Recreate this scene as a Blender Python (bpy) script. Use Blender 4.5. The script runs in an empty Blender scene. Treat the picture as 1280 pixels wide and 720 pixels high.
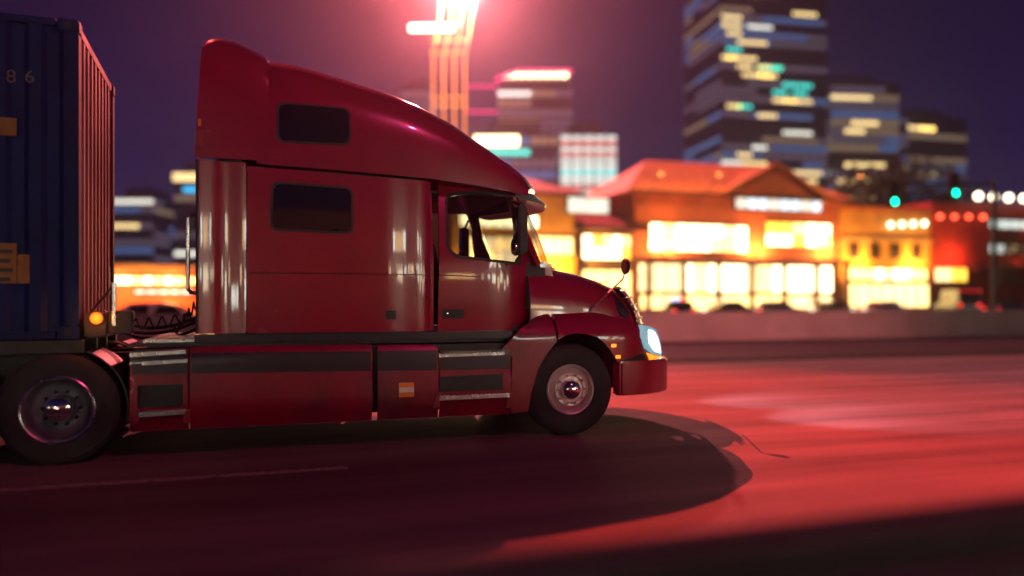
import bpy, bmesh, math, random
from math import sin, cos, pi, radians as R, sqrt, atan2
from mathutils import Vector, Matrix
from mathutils.geometry import delaunay_2d_cdt
random.seed(7)
S = bpy.context.scene
COL = S.collection

# ------------------------------------------------------------------ camera, world, lights, exposure
F, PSI, H0 = 942.0, R(17.5), 375.0
CX, CY, CZ = -3.245, -7.96, 1.55
cam = bpy.data.cameras.new('camera'); camo = bpy.data.objects.new('camera', cam); COL.objects.link(camo)
camo.location = (CX, CY, CZ); camo.rotation_euler = (pi/2, 0, -PSI)
cam.sensor_width = 36; cam.lens = 36*F/1280; cam.shift_y = (H0-360)/1280
cam.clip_start = .05; cam.clip_end = 5000
cam.dof.use_dof = True; cam.dof.focus_distance = 8.3; cam.dof.aperture_fstop = 0.25
S.camera = camo
S.view_settings.view_transform = 'Standard'; S.view_settings.look = 'None'
S.view_settings.exposure = 0; S.view_settings.gamma = 1
cy = S.cycles
cy.use_denoising = True; cy.denoiser = 'OPENIMAGEDENOISE'
cy.max_bounces = 6; cy.transparent_max_bounces = 12; cy.volume_bounces = 0
cy.sample_clamp_indirect = 4; cy.caustics_reflective = False; cy.caustics_refractive = False

def world():
    w = bpy.data.worlds.new('World'); S.world = w; w.use_nodes = True
    n = w.node_tree.nodes; l = w.node_tree.links; bg = n['Background']
    tc = n.new('ShaderNodeTexCoord'); sep = n.new('ShaderNodeSeparateXYZ'); l.new(tc.outputs['Generated'], sep.inputs[0])
    rp = n.new('ShaderNodeValToRGB'); cr = rp.color_ramp
    cr.elements[0].position = 0.0; cr.elements[0].color = (.030, .016, .080, 1)
    cr.elements[1].position = 1.0; cr.elements[1].color = (.004, .003, .018, 1)
    e = cr.elements.new(.18); e.color = (.011, .008, .048, 1)
    e = cr.elements.new(.40); e.color = (.003, .003, .022, 1)
    l.new(sep.outputs[2], rp.inputs[0])
    # faint city lit cloud
    no = n.new('ShaderNodeTexNoise'); no.inputs['Scale'].default_value = 2.2; no.inputs['Detail'].default_value = 5
    mp = n.new('ShaderNodeMapping'); mp.inputs['Scale'].default_value = (1, 1, 3.0)
    l.new(tc.outputs['Generated'], mp.inputs[0]); l.new(mp.outputs[0], no.inputs[0])
    r2 = n.new('ShaderNodeValToRGB'); r2.color_ramp.elements[0].position = .42; r2.color_ramp.elements[0].color = (0, 0, 0, 1)
    r2.color_ramp.elements[1].position = .75; r2.color_ramp.elements[1].color = (.016, .008, .026, 1)
    l.new(no.outputs['Fac'], r2.inputs[0])
    ad = n.new('ShaderNodeMixRGB'); ad.blend_type = 'ADD'; ad.inputs[0].default_value = 1
    l.new(rp.outputs[0], ad.inputs[1]); l.new(r2.outputs[0], ad.inputs[2]); l.new(ad.outputs[0], bg.inputs[0])
    bg.inputs[1].default_value = 1.0
world()

def lamp(name, loc, power, col, radius=.1, kind='POINT', target=None, angle=100, blend=.4, parent=None):
    d = bpy.data.lights.new(name, kind); d.energy = power; d.color = col; d.shadow_soft_size = radius
    if kind == 'SPOT': d.spot_size = R(angle); d.spot_blend = blend
    o = bpy.data.objects.new(name, d); COL.objects.link(o); o.location = loc
    if target is not None: o.rotation_euler = (Vector(target)-Vector(loc)).to_track_quat('-Z', 'Y').to_euler()
    if parent: o.parent = parent
    return o
KEY = (-16.6, 33.2, 40.7)            # high street lamp on the far side, above the frame: throws the truck's shadow
KEYP, KEYC = 460000, (1.0, .060, .045)
GLOW = (20.3, 88.9, 42.6)            # amber lamp at the head of the light mast: lights the haze
GLOWP, GLOWC = 250000, (1.0, .20, .21)
NEARP, NEARC = 1850, (1.0, .055, .22)

# ------------------------------------------------------------------ materials
def mat(name, col, rough=.6, metal=0., var=.15, scale=6., bump=0., bscale=60., coat=0., emit=None, es=0., dirt=0., dirtcol=(.06,.045,.04), spec=.5, nosample=False, trans=0.):
    m = bpy.data.materials.new(name); m.use_nodes = True
    n = m.node_tree.nodes; l = m.node_tree.links; b = n['Principled BSDF']
    tc = n.new('ShaderNodeTexCoord'); no = n.new('ShaderNodeTexNoise')
    no.inputs['Scale'].default_value = scale; no.inputs['Detail'].default_value = 6; no.inputs['Roughness'].default_value = .65
    l.new(tc.outputs['Object'], no.inputs[0])
    rp = n.new('ShaderNodeValToRGB'); a, c = rp.color_ramp.elements
    a.position = .3; c.position = .72
    a.color = tuple(max(0, v*(1-var)) for v in col)+(1,); c.color = tuple(min(1, v*(1+var)) for v in col)+(1,)
    l.new(no.outputs['Fac'], rp.inputs[0]); out = rp.outputs[0]
    if dirt > 0:
        n2 = n.new('ShaderNodeTexNoise'); n2.inputs['Scale'].default_value = scale*.37; n2.inputs['Detail'].default_value = 8
        l.new(tc.outputs['Object'], n2.inputs[0])
        r2 = n.new('ShaderNodeValToRGB'); r2.color_ramp.elements[0].position = .48; r2.color_ramp.elements[1].position = .70
        l.new(n2.outputs['Fac'], r2.inputs[0])
        mu = n.new('ShaderNodeMath'); mu.operation = 'MULTIPLY'; mu.inputs[1].default_value = dirt; l.new(r2.outputs[0], mu.inputs[0])
        mx = n.new('ShaderNodeMixRGB'); l.new(mu.outputs[0], mx.inputs[0]); l.new(out, mx.inputs[1]); mx.inputs[2].default_value = dirtcol+(1,)
        out = mx.outputs[0]
        mr = n.new('ShaderNodeMath'); mr.operation = 'ADD'; mr.inputs[1].default_value = rough; mr.use_clamp = True
        m2 = n.new('ShaderNodeMath'); m2.operation = 'MULTIPLY'; m2.inputs[1].default_value = .35; l.new(mu.outputs[0], m2.inputs[0])
        l.new(m2.outputs[0], mr.inputs[0]); l.new(mr.outputs[0], b.inputs['Roughness'])
    l.new(out, b.inputs['Base Color'])
    b.inputs['Roughness'].default_value = rough; b.inputs['Metallic'].default_value = metal
    b.inputs['Specular IOR Level'].default_value = spec
    if coat: b.inputs['Coat Weight'].default_value = coat; b.inputs['Coat Roughness'].default_value = .04
    if trans: b.inputs['Transmission Weight'].default_value = trans
    if bump:
        nb = n.new('ShaderNodeTexNoise'); nb.inputs['Scale'].default_value = bscale; nb.inputs['Detail'].default_value = 4
        l.new(tc.outputs['Object'], nb.inputs[0])
        bp = n.new('ShaderNodeBump'); bp.inputs['Strength'].default_value = bump; bp.inputs['Distance'].default_value = .01
        l.new(nb.outputs['Fac'], bp.inputs['Height']); l.new(bp.outputs[0], b.inputs['Normal'])
    if emit:
        mm = n.new('ShaderNodeMixRGB'); mm.blend_type = 'MULTIPLY'; mm.inputs[0].default_value = .6
        r3 = n.new('ShaderNodeValToRGB'); r3.color_ramp.elements[0].position = .3; r3.color_ramp.elements[0].color = (.45, .45, .45, 1); r3.color_ramp.elements[1].position = .65
        l.new(no.outputs['Fac'], r3.inputs[0]); mm.inputs[1].default_value = emit+(1,); l.new(r3.outputs[0], mm.inputs[2])
        l.new(mm.outputs[0], b.inputs['Emission Color']); b.inputs['Emission Strength'].default_value = es
    if nosample: m.cycles.emission_sampling = 'NONE'
    return m

def glass_mat(name, tint=(.50, .53, .52), alpha=.18):
    m = bpy.data.materials.new(name); m.use_nodes = True
    n = m.node_tree.nodes; l = m.node_tree.links; n.clear()
    o = n.new('ShaderNodeOutputMaterial'); tr = n.new('ShaderNodeBsdfTransparent'); gl = n.new('ShaderNodeBsdfGlossy')
    tr.inputs[0].default_value = tint+(1,); gl.inputs['Roughness'].default_value = .03
    lw = n.new('ShaderNodeLayerWeight'); lw.inputs[0].default_value = .5
    pw = n.new('ShaderNodeMath'); pw.operation = 'POWER'; pw.inputs[1].default_value = 4; l.new(lw.outputs['Facing'], pw.inputs[0])
    fr = n.new('ShaderNodeMath'); fr.operation = 'MULTIPLY_ADD'; fr.inputs[1].default_value = .55; fr.inputs[2].default_value = .05; l.new(pw.outputs[0], fr.inputs[0])
    no = n.new('ShaderNodeTexNoise'); no.inputs['Scale'].default_value = 5
    bp = n.new('ShaderNodeBump'); bp.inputs['Strength'].default_value = .02; l.new(no.outputs['Fac'], bp.inputs['Height']); l.new(bp.outputs[0], gl.inputs['Normal'])
    mx = n.new('ShaderNodeMixShader'); l.new(fr.outputs[0], mx.inputs[0]); l.new(tr.outputs[0], mx.inputs[1]); l.new(gl.outputs[0], mx.inputs[2]); l.new(mx.outputs[0], o.inputs[0])
    return m

def road_mat(name, col, scale=1.0):
    m = bpy.data.materials.new(name); m.use_nodes = True
    n = m.node_tree.nodes; l = m.node_tree.links; b = n['Principled BSDF']
    tc = n.new('ShaderNodeTexCoord')
    mp = n.new('ShaderNodeMapping'); mp.inputs['Scale'].default_value = (.10*scale, 1.3*scale, 1); l.new(tc.outputs['Object'], mp.inputs[0])
    n1 = n.new('ShaderNodeTexNoise'); n1.inputs['Scale'].default_value = 1.0; n1.inputs['Detail'].default_value = 7; l.new(mp.outputs[0], n1.inputs[0])
    n2 = n.new('ShaderNodeTexNoise'); n2.inputs['Scale'].default_value = .45; n2.inputs['Detail'].default_value = 6; l.new(tc.outputs['Object'], n2.inputs[0])
    n3 = n.new('ShaderNodeTexNoise'); n3.inputs['Scale'].default_value = 90; n3.inputs['Detail'].default_value = 3; l.new(tc.outputs['Object'], n3.inputs[0])
    r1 = n.new('ShaderNodeValToRGB'); r1.color_ramp.elements[0].position = .35; r1.color_ramp.elements[1].position = .68
    r1.color_ramp.elements[0].color = tuple(v*.62 for v in col)+(1,); r1.color_ramp.elements[1].color = tuple(v*1.3 for v in col)+(1,)
    l.new(n1.outputs['Fac'], r1.inputs[0])
    mu = n.new('ShaderNodeMixRGB'); mu.blend_type = 'MULTIPLY'; mu.inputs[0].default_value = .55; l.new(r1.outputs[0], mu.inputs[1]); l.new(n2.outputs['Fac'], mu.inputs[2])
    m3 = n.new('ShaderNodeMixRGB'); m3.blend_type = 'OVERLAY'; m3.inputs[0].default_value = .85; l.new(mu.outputs[0], m3.inputs[1]); l.new(n3.outputs['Fac'], m3.inputs[2])
    l.new(m3.outputs[0], b.inputs['Base Color'])
    rr = n.new('ShaderNodeMapRange'); b.inputs['Specular IOR Level'].default_value = .22; rr.inputs['To Min'].default_value = .55; rr.inputs['To Max'].default_value = .9; l.new(n2.outputs['Fac'], rr.inputs[0]); l.new(rr.outputs[0], b.inputs['Roughness'])
    bp = n.new('ShaderNodeBump'); bp.inputs['Strength'].default_value = .35; bp.inputs['Distance'].default_value = .004; l.new(n3.outputs['Fac'], bp.inputs['Height']); l.new(bp.outputs[0], b.inputs['Normal'])
    return m

M = {}
M['red'] = mat('red_paint', (.29, .004, .030), .24, 0, .12, 2.2, .012, 220, coat=1, dirt=.14, dirtcol=(.10, .02, .025))
M['darkred'] = mat('dark_stripe_paint', (.018, .010, .022), .32, 0, .2, 3, coat=.5)
M['black'] = mat('black_plastic', (.012, .012, .014), .5, 0, .3, 8, .1, 80)
M['rubber'] = mat('tyre_rubber', (.016, .015, .016), .75, 0, .3, 14, .25, 90, dirt=.4, dirtcol=(.05, .04, .035))
M['steel'] = mat('chassis_steel', (.035, .035, .04), .5, .5, .35, 9, .15, 60)
M['alu'] = mat('worn_aluminium', (.55, .55, .58), .26, 1, .18, 9, .05, 120, dirt=.35)
M['polished'] = mat('polished_rim', (.72, .66, .62), .34, .55, .2, 9, .05, 120, dirt=.3)
M['chrome'] = mat('chrome', (.75, .75, .78), .08, 1, .05, 9)
M['rimpaint'] = mat('rim_steel_paint', (.16, .17, .22), .4, .4, .3, 8, .08, 60, dirt=.5)
M['darkglass'] = mat('tinted_glass', (.010, .010, .014), .06, 0, .2, 3, spec=.8)
M['glass'] = glass_mat('cab_glass')
M['seat'] = mat('seat_fabric', (.03, .03, .035), .85, 0, .3, 12, .2, 90)
M['trim'] = mat('cab_trim', (.05, .045, .05), .7, 0, .2, 9, .1, 80)
M['orange_refl'] = mat('orange_reflector', (.85, .28, .02), .35, 0, .12, 40)
M['white_refl'] = mat('white_reflector', (.8, .76, .7), .35, 0, .08, 40)
M['amber'] = mat('amber_lamp', (.8, .25, .02), .3, emit=(1, .20, .01), es=3, nosample=True)
M['amber_hot'] = mat('amber_marker_lamp', (.8, .25, .02), .3, emit=(1, .055, .004), es=6, nosample=True)
M['headlamp'] = mat('headlamp_lens', (.8, .9, .95), .1, emit=(.0, .55, .66), es=.6, nosample=True)
M['lowbeam'] = mat('low_beam_lamp', (.9, .9, .95), .1, emit=(.50, .95, 1.0), es=2.6, nosample=True)
M['bluebox'] = mat('container_paint', (.002, .011, .085), .6, .0, .35, 2.2, .1, 40, dirt=.4, dirtcol=(.03, .018, .02), spec=.25)
M['endpaint'] = mat('container_end_paint', (.26, .085, .085), .6, 0, .3, 2.2, .1, 40, dirt=.6, dirtcol=(.07, .04, .045))
M['yellowsign'] = mat('yellow_placard', (.22, .09, .006), .5, 0, .25, 14, dirt=.3)
M['white'] = mat('white_lettering', (.11, .11, .15), .5, 0, .3, 20, dirt=.4)
M['road'] = road_mat('road_surface', (.24, .19, .18))
M['street'] = road_mat('street_asphalt', (.11, .10, .10))
M['ground'] = road_mat('bare_ground', (.06, .055, .05))
M['paint_line'] = mat('worn_road_paint', (.34, .31, .29), .6, 0, .5, 25, .2, 60, dirt=.8, dirtcol=(.14, .12, .12))
M['concrete'] = mat('barrier_concrete', (.40, .29, .26), .8, 0, .14, .8, .25, 25, dirt=.4, dirtcol=(.20, .14, .13))
M['kerb'] = mat('kerb_concrete', (.3, .27, .25), .8, 0, .25, 3, .3, 30)
M['rail'] = mat('shaded_rail', (.022, .020, .024), .7, .1, .3, 4, .1, 40)  # galvanised rail in shade; the shade is put into this darker colour
M['redlow'] = mat('red_paint_dirty', (.24, .005, .026), .30, 0, .18, 3.5, .02, 200, coat=.8, dirt=.6, dirtcol=(.07, .022, .028))
M['galv'] = mat('galvanised_steel', (.10, .10, .11), .5, .6, .3, 4, .1, 40, dirt=.6)
M['foliage'] = mat('dark_foliage', (.045, .065, .03), .7, 0, .5, 3)
M['bark'] = mat('bark', (.07, .05, .04), .9, 0, .4, 8, .5, 30)

# ------------------------------------------------------------------ mesh helpers
class MB:
    def __init__(s): s.v = []; s.f = []; s.mi = []; s.cur = 0
    def add(s, vs, fs):
        b = len(s.v); s.v += [tuple(v) for v in vs]; s.f += [tuple(b+i for i in f) for f in fs]; s.mi += [s.cur]*len(fs); return s
    def box(s, x0, x1, y0, y1, z0, z1):
        return s.add([(x0,y0,z0),(x1,y0,z0),(x1,y1,z0),(x0,y1,z0),(x0,y0,z1),(x1,y0,z1),(x1,y1,z1),(x0,y1,z1)],
                     [(3,2,1,0),(4,5,6,7),(0,1,5,4),(1,2,6,5),(2,3,7,6),(3,0,4,7)])
    def prism(s, poly, y0, y1, axis='y'):          # poly in (x,z) for axis y; (y,z) for x; (x,y) for z
        n = len(poly)
        def P(p, t): return (p[0], t, p[1]) if axis == 'y' else ((t, p[0], p[1]) if axis == 'x' else (p[0], p[1], t))
        vs = [P(p, y0) for p in poly]+[P(p, y1) for p in poly]
        return s.add(vs, [tuple(range(n))[::-1], tuple(range(n, 2*n))]+[(i, (i+1) % n, n+(i+1) % n, n+i) for i in range(n)])
    def rings(s, rings, closed=True, cap=True):
        n = len(rings[0]); vs = [p for r in rings for p in r]; fs = []
        for i in range(len(rings)-1):
            for j in range(n if closed else n-1):
                k = (j+1) % n; fs.append((i*n+j, i*n+k, (i+1)*n+k, (i+1)*n+j))
        if cap and closed: fs += [tuple(range(n))[::-1], tuple((len(rings)-1)*n+j for j in range(n))]
        return s.add(vs, fs)
    def tube(s, path, r, n=8, cap=True):
        path = [Vector(p) for p in path]; rg = []
        for i, p in enumerate(path):
            d = (path[min(i+1, len(path)-1)]-path[max(i-1, 0)]).normalized()
            a = Vector((0, 0, 1)) if abs(d.z) < .9 else Vector((1, 0, 0))
            u = d.cross(a).normalized(); w = d.cross(u); rr = r[i] if isinstance(r, (list, tuple)) else r
            rg.append([p+u*rr*cos(2*pi*k/n)+w*rr*sin(2*pi*k/n) for k in range(n)])
        return s.rings(rg, True, cap)
    def lathe(s, prof, c, n=48, axis='y', sgn=1):       # prof: (radius, offset along axis*sgn)
        rg = []
        for r, o in prof:
            ring = []
            for k in range(n):
                a = 2*pi*k/n
                if axis == 'y': ring.append((c[0]+r*cos(a), c[1]+sgn*o, c[2]+r*sin(a)))
                elif axis == 'x': ring.append((c[0]+sgn*o, c[1]+r*cos(a), c[2]+r*sin(a)))
                else: ring.append((c[0]+r*cos(a), c[1]+r*sin(a), c[2]+sgn*o))
            rg.append(ring)
        return s.rings(rg, True, False)
    def quad(s, a, b, c, d): return s.add([a, b, c, d], [(0, 1, 2, 3)])
    def build(s, name, m, parent=None, smooth=False, bevel=0., ang=35, recalc=True):
        me = bpy.data.meshes.new(name); me.from_pydata(s.v, [], s.f)
        ms = m if isinstance(m, (list, tuple)) else [m]
        for x in ms: me.materials.append(x)
        if len(ms) > 1: me.polygons.foreach_set('material_index', s.mi)
        if recalc or smooth or bevel:
            bm = bmesh.new(); bm.from_mesh(me)
            if bevel:
                es = [e for e in bm.edges if len(e.link_faces) == 2 and e.calc_face_angle(0) > R(40)]
                bmesh.ops.bevel(bm, geom=es, offset=bevel, segments=2, affect='EDGES', clamp_overlap=True)
            if recalc: bmesh.ops.recalc_face_normals(bm, faces=bm.faces)
            if smooth:
                for f in bm.faces: f.smooth = True
                for e in bm.edges:
                    if len(e.link_faces) == 2 and e.calc_face_angle(0) > R(ang): e.smooth = False
            bm.to_mesh(me); bm.free()
        o = bpy.data.objects.new(name, me); COL.objects.link(o)
        if parent: o.parent = parent; o.matrix_parent_inverse = parent.matrix_basis.inverted()
        return o

def thing(name, label, cat, loc=(0, 0, 0), rz=0., group=None):
    o = bpy.data.objects.new(name, None); COL.objects.link(o); o.location = loc; o.rotation_euler = (0, 0, rz); o.empty_display_size = .3
    o['label'] = label; o['category'] = cat
    if group: o['group'] = group
    return o
def tag(o, label, cat, group=None):
    o['label'] = label; o['category'] = cat
    if group: o['group'] = group
    return o
def local(o, parent):          # parent without inverse (child coords are local to the thing)
    o.parent = parent; o.matrix_parent_inverse = Matrix(); return o
def structure(o): o['kind'] = 'structure'; return o
def stuff(o): o['kind'] = 'stuff'; return o
def copy_tree(o, parent=None):
    c = o.copy(); COL.objects.link(c)
    if parent: c.parent = parent
    for ch in list(o.children): copy_tree(ch, c)
    return c

# a photo pixel -> a point of a real plane or surface of the place
def onY(px, py, y):
    u = (px-640)/F; t = (y-CY)/(cos(PSI)-sin(PSI)*u)
    return (CX+t*(sin(PSI)+cos(PSI)*u), CZ+t*(H0-py)/F)
def on(px, py, yf):
    y = 0.05
    for _ in range(8): x, z = onY(px, py, y); y = yf(x, z)
    return (x, z)
def at(px, t, py=None):
    u = (px-640)/F
    p = (CX+t*(sin(PSI)+cos(PSI)*u), CY+t*(cos(PSI)-sin(PSI)*u))
    return p if py is None else p+(CZ+t*(H0-py)/F,)

def inside(p, poly):
    x, y = p; c = False; j = len(poly)-1
    for i in range(len(poly)):
        xi, yi = poly[i]; xj, yj = poly[j]
        if (yi > y) != (yj > y) and x < (xj-xi)*(y-yi)/(yj-yi)+xi: c = not c
        j = i
    return c
def resample(poly, step):
    out = []
    for i, a in enumerate(poly):
        b = poly[(i+1) % len(poly)]; d = sqrt((a[0]-b[0])**2+(a[1]-b[1])**2); n = max(1, int(d/step))
        for k in range(n): out.append((a[0]+(b[0]-a[0])*k/n, a[1]+(b[1]-a[1])*k/n))
    return out
def rounded(poly, r, n=5):
    out = []; N = len(poly)
    for i in range(N):
        p = Vector(poly[i]); a = Vector(poly[i-1]); b = Vector(poly[(i+1) % N])
        da = (a-p); db = (b-p); rr = min(r, da.length*.45, db.length*.45)
        s = p+da.normalized()*rr; e = p+db.normalized()*rr
        for k in range(n+1):
            t = k/n; q = s*(1-t)**2+p*2*t*(1-t)+e*t*t; out.append((q.x, q.y))
    return out
def mirror_y(mb):
    m = MB(); m.v = [(x, 2.5-y, z) for x, y, z in mb.v]; m.f = [f[::-1] for f in mb.f]; m.mi = list(mb.mi); return m
def patch(outline, yf, off=0., th=.03, holes=(), step=.09, grid=True):
    """a skin panel on the side surface y = yf(x, z): outline and holes in (x, z), rims turned inwards"""
    loops = [resample(outline, step)]+[resample(h, step) for h in holes]
    pts = []; edges = []
    for lp in loops:
        b = len(pts); pts += lp; edges += [(b+i, b+(i+1) % len(lp)) for i in range(len(lp))]
    nb = len(pts)
    if grid:
        xs = [p[0] for p in outline]; zs = [p[1] for p in outline]
        nx = int((max(xs)-min(xs))/step)+1; nz = int((max(zs)-min(zs))/step)+1
        for i in range(1, nx+1):
            for j in range(1, nz+1):
                q = (min(xs)+(i-.5)*step+.003*(j % 3), min(zs)+(j-.5)*step+.002*(i % 3))
                if not inside(q, outline) or any(inside(q, h) for h in holes): continue
                if min((q[0]-p[0])**2+(q[1]-p[1])**2 for p in pts[:nb]) < (step*.35)**2: continue
                pts.append(q)
    vo, eo, fo, _, _, _ = delaunay_2d_cdt([Vector(p) for p in pts], edges, [], 0, 1e-5)
    V = [(p.x, p.y) for p in vo]; T = []
    for f in fo:
        c = (sum(V[i][0] for i in f)/len(f), sum(V[i][1] for i in f)/len(f))
        if inside(c, outline) and not any(inside(c, h) for h in holes): T.append(tuple(f))
    cnt = {}
    for f in T:
        for i in range(len(f)):
            e = (f[i], f[(i+1) % len(f)]); k = tuple(sorted(e)); cnt.setdefault(k, []).append(e)
    mb = MB(); vs = [(x, yf(x, z)+off, z) for x, z in V]; n = len(vs)
    vs += [(x, yf(x, z)+off+th, z) for x, z in V]
    fs = list(T)
    for k, es in cnt.items():
        if len(es) == 1: a, b = es[0]; fs.append((b, a, n+a, n+b))
    used = sorted({i for f in fs for i in f}); mp = {i: j for j, i in enumerate(used)}
    mb.add([vs[i] for i in used], [tuple(mp[i] for i in f) for f in fs])
    return mb
def P(pix, yf): return [on(px, py, yf) for px, py in pix]
def both(mb, name, m, parent, **k):
    a = mb.build(name, m, parent, **k); b = mirror_y(mb).build(name, m, parent, **k); return a, b


# ------------------------------------------------------------------ the setting: ground, road, street
def sheet(name, x0, x1, y0, y1, z, m): return structure(MB().quad((x0,y0,z),(x1,y0,z),(x1,y1,z),(x0,y1,z)).build(name, m, recalc=False))
sheet('ground', -700, 700, -700, 700, -.03, M['ground'])
sheet('road', -260, 420, -9.0, 8.35, 0, M['road'])
sheet('street', -260, 420, 9.6, 50.2, -.004, M['street'])
structure(MB().box(-260, 420, 50.2, 56, -.03, .14).build('pavement', M['kerb'], recalc=False))
structure(MB().box(-260, 420, 50.0, 50.2, -.03, .15).build('kerb', M['kerb'], bevel=.02))
mb = MB()
for k in range(-4, 12):
    x0 = -8.4+k*11.7
    if k != 1: mb.quad((x0, -.93, .004), (x0+5.8, -.93, .004), (x0+5.8, -.81, .004), (x0, -.81, .004))
structure(mb.build('lane_marking', M['paint_line'], recalc=False))
structure(MB().quad((-260, 7.3, .004), (420, 7.3, .004), (420, 7.45, .004), (-260, 7.45, .004)).build('edge_line', M['paint_line'], recalc=False))
mb = MB()
for y in (-4.4, 3.1): mb.quad((-260, y, .0035), (420, y, .0035), (420, y+.025, .0035), (-260, y+.025, .0035))
structure(mb.build('slab_joint', M['black'], recalc=False))

# far median wall of cast segments
w = thing('concrete_barrier', 'long weathered concrete median wall behind the truck', 'barrier', (0, 8.6, 0))
prof = [(8.35, 0), (8.35, .08), (8.50, .35), (8.53, 1.08), (8.55, 1.10), (8.72, 1.10), (8.74, 1.08), (8.77, .35), (8.92, .08), (8.92, 0)]
seg0 = None
for k in range(-9, 40):
    x0 = k*5.0
    if seg0 is None:
        seg0 = MB().prism(prof, x0+.006, x0+4.994, 'x').build('wall_segment', M['concrete'], w); base = x0
    else:
        c = seg0.copy(); COL.objects.link(c); c.parent = w; c.location.x = x0-base
# near guard rail: its face, coloured dark as in shade, fills the bottom right corner
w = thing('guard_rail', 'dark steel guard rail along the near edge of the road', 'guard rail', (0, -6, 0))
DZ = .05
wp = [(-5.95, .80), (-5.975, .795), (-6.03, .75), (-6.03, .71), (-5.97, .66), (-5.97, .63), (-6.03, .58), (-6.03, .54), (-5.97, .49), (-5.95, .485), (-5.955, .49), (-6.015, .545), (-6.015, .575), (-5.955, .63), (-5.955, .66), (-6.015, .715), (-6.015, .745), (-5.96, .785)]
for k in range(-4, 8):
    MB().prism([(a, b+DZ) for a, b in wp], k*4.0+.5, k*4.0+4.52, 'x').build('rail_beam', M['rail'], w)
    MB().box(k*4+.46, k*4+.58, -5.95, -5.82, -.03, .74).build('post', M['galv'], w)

# ------------------------------------------------------------------ the truck
T = thing('semi_truck', 'red long nose semi truck with sleeper cab driving to the right', 'truck', (-2, 1.25, 0))
def y_skirt(x, z):
    y = .0
    if z > .97: t = min(.995, (z-.97)/.145); y += .15*(1-sqrt(1-t*t))
    if z < .55: y += .06*((.55-z)/.25)**2
    return y
def y_sleep(x, z):
    y = .045+.012*((z-2)/.9)**2
    if x > -2.05: t = min(.995, (x+2.05)/.43); y += .12*(1-sqrt(1-t*t))+.016*sin(pi*t*1.6)
    return y
def y_cab(x, z):
    y = .15+.02*((z-1.8)/.6)**2
    if z > 2.0: y += .10*(z-2.0)
    if x > -.95: y += .16*((x+.95)/.5)**2
    return y
def y_ext(x, z):
    t = min(1, max(0, (x+3.99)/.47)); return .040+.05*sin(pi*t)**1.5+.005*(1-t)
HN = 4.2
HS = [(-.45, 1.985, 1.06), (-.1, 1.955, 1.055), (.25, 1.885, 1.04), (.5, 1.81, 1.01), (.68, 1.735, .97), (.80, 1.64, .93), (.90, 1.50, .89), (.97, 1.36, .86)]
def lerp_st(st, x):
    if x <= st[0][0]: return st[0][1:]
    for a, b in zip(st, st[1:]):
        if x <= b[0]: t = (x-a[0])/(b[0]-a[0]); return tuple(p+(q-p)*t for p, q in zip(a[1:], b[1:]))
    return st[-1][1:]
HB = 1.18
def y_hood(x, z):
    zt, hw = lerp_st(HS, x); q = min(.999, max(0, (z-HB)/(zt-HB))); return 1.25-hw*(1-q**HN)**(1/HN)
def y_fend(x, z):
    y = .015
    if x > .45: y += .40*((x-.45)/.80)**2.2
    if z > 1.12: y += .22*min(1.2, (z-1.12)/.30)**2
    return y
RN = 4.5
RS = []
for px, py, hw in ((322, 74, 1.205), (340, 74, 1.205), (370, 79, 1.205), (400, 87, 1.205), (450, 103, 1.205), (490, 116, 1.20), (520, 129, 1.195), (560, 151, 1.18), (600, 181, 1.15), (630, 203, 1.11), (648, 219, 1.07), (657, 233, 1.03)):
    x, z = onY(px, py, .32); RS.append((x, 2.9+(z-2.9)/(.95 if px < 640 else .97), hw))
SEAM = [(250, 204), (305, 205), (440, 216), (540, 225), (600, 233), (640, 240), (662, 244)]
def seam_px(px):
    for a, b in zip(SEAM, SEAM[1:]):
        if px <= b[0]: return a[1]+(b[1]-a[1])*(px-a[0])/(b[0]-a[0])
    return SEAM[-1][1]
SZ = [onY(px, py, .06) for px, py in SEAM]
def seam_z(x):
    for a, b in zip(SZ, SZ[1:]):
        if x <= b[0]: return a[1]+(b[1]-a[1])*max(0, (x-a[0]))/(b[0]-a[0])
    return SZ[-1][1]
def y_roof(x, z):
    zt, hw = lerp_st(RS, x); zb = seam_z(x)+.012; q = min(.999, max(0, (z-zb)/(zt-zb))); return 1.25-hw*(1-q**RN)**(1/RN)
def loft(st, zb, n, seg, bow, cap=True, lo=0.):
    rg = []
    for x, zt, hw in st:
        ring = []; b = zb(x) if callable(zb) else zb
        for k in range(seg+1):
            a = pi*k/seg; c = cos(a); s = sin(a)
            Y = abs(c)**(2/n)*(1 if c > 0 else -1); Z = abs(s)**(2/n)
            ring.append((x+bow(x)*(1-Y*Y), 1.25-hw*Y, b+(zt-b)*Z))
        rg.append(ring)
    mb = MB().rings(rg, closed=False, cap=False)
    if cap:
        last = rg[-1]; mb.add(last, [tuple(range(len(last)))])
    return mb
def dense(st, step):
    out = []
    for a, b in zip(st, st[1:]):
        n = max(1, int(abs(b[0]-a[0])/step))
        for k in range(n): out.append(tuple(p+(q-p)*k/n for p, q in zip(a, b)))
    return out+[st[-1]]

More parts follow.
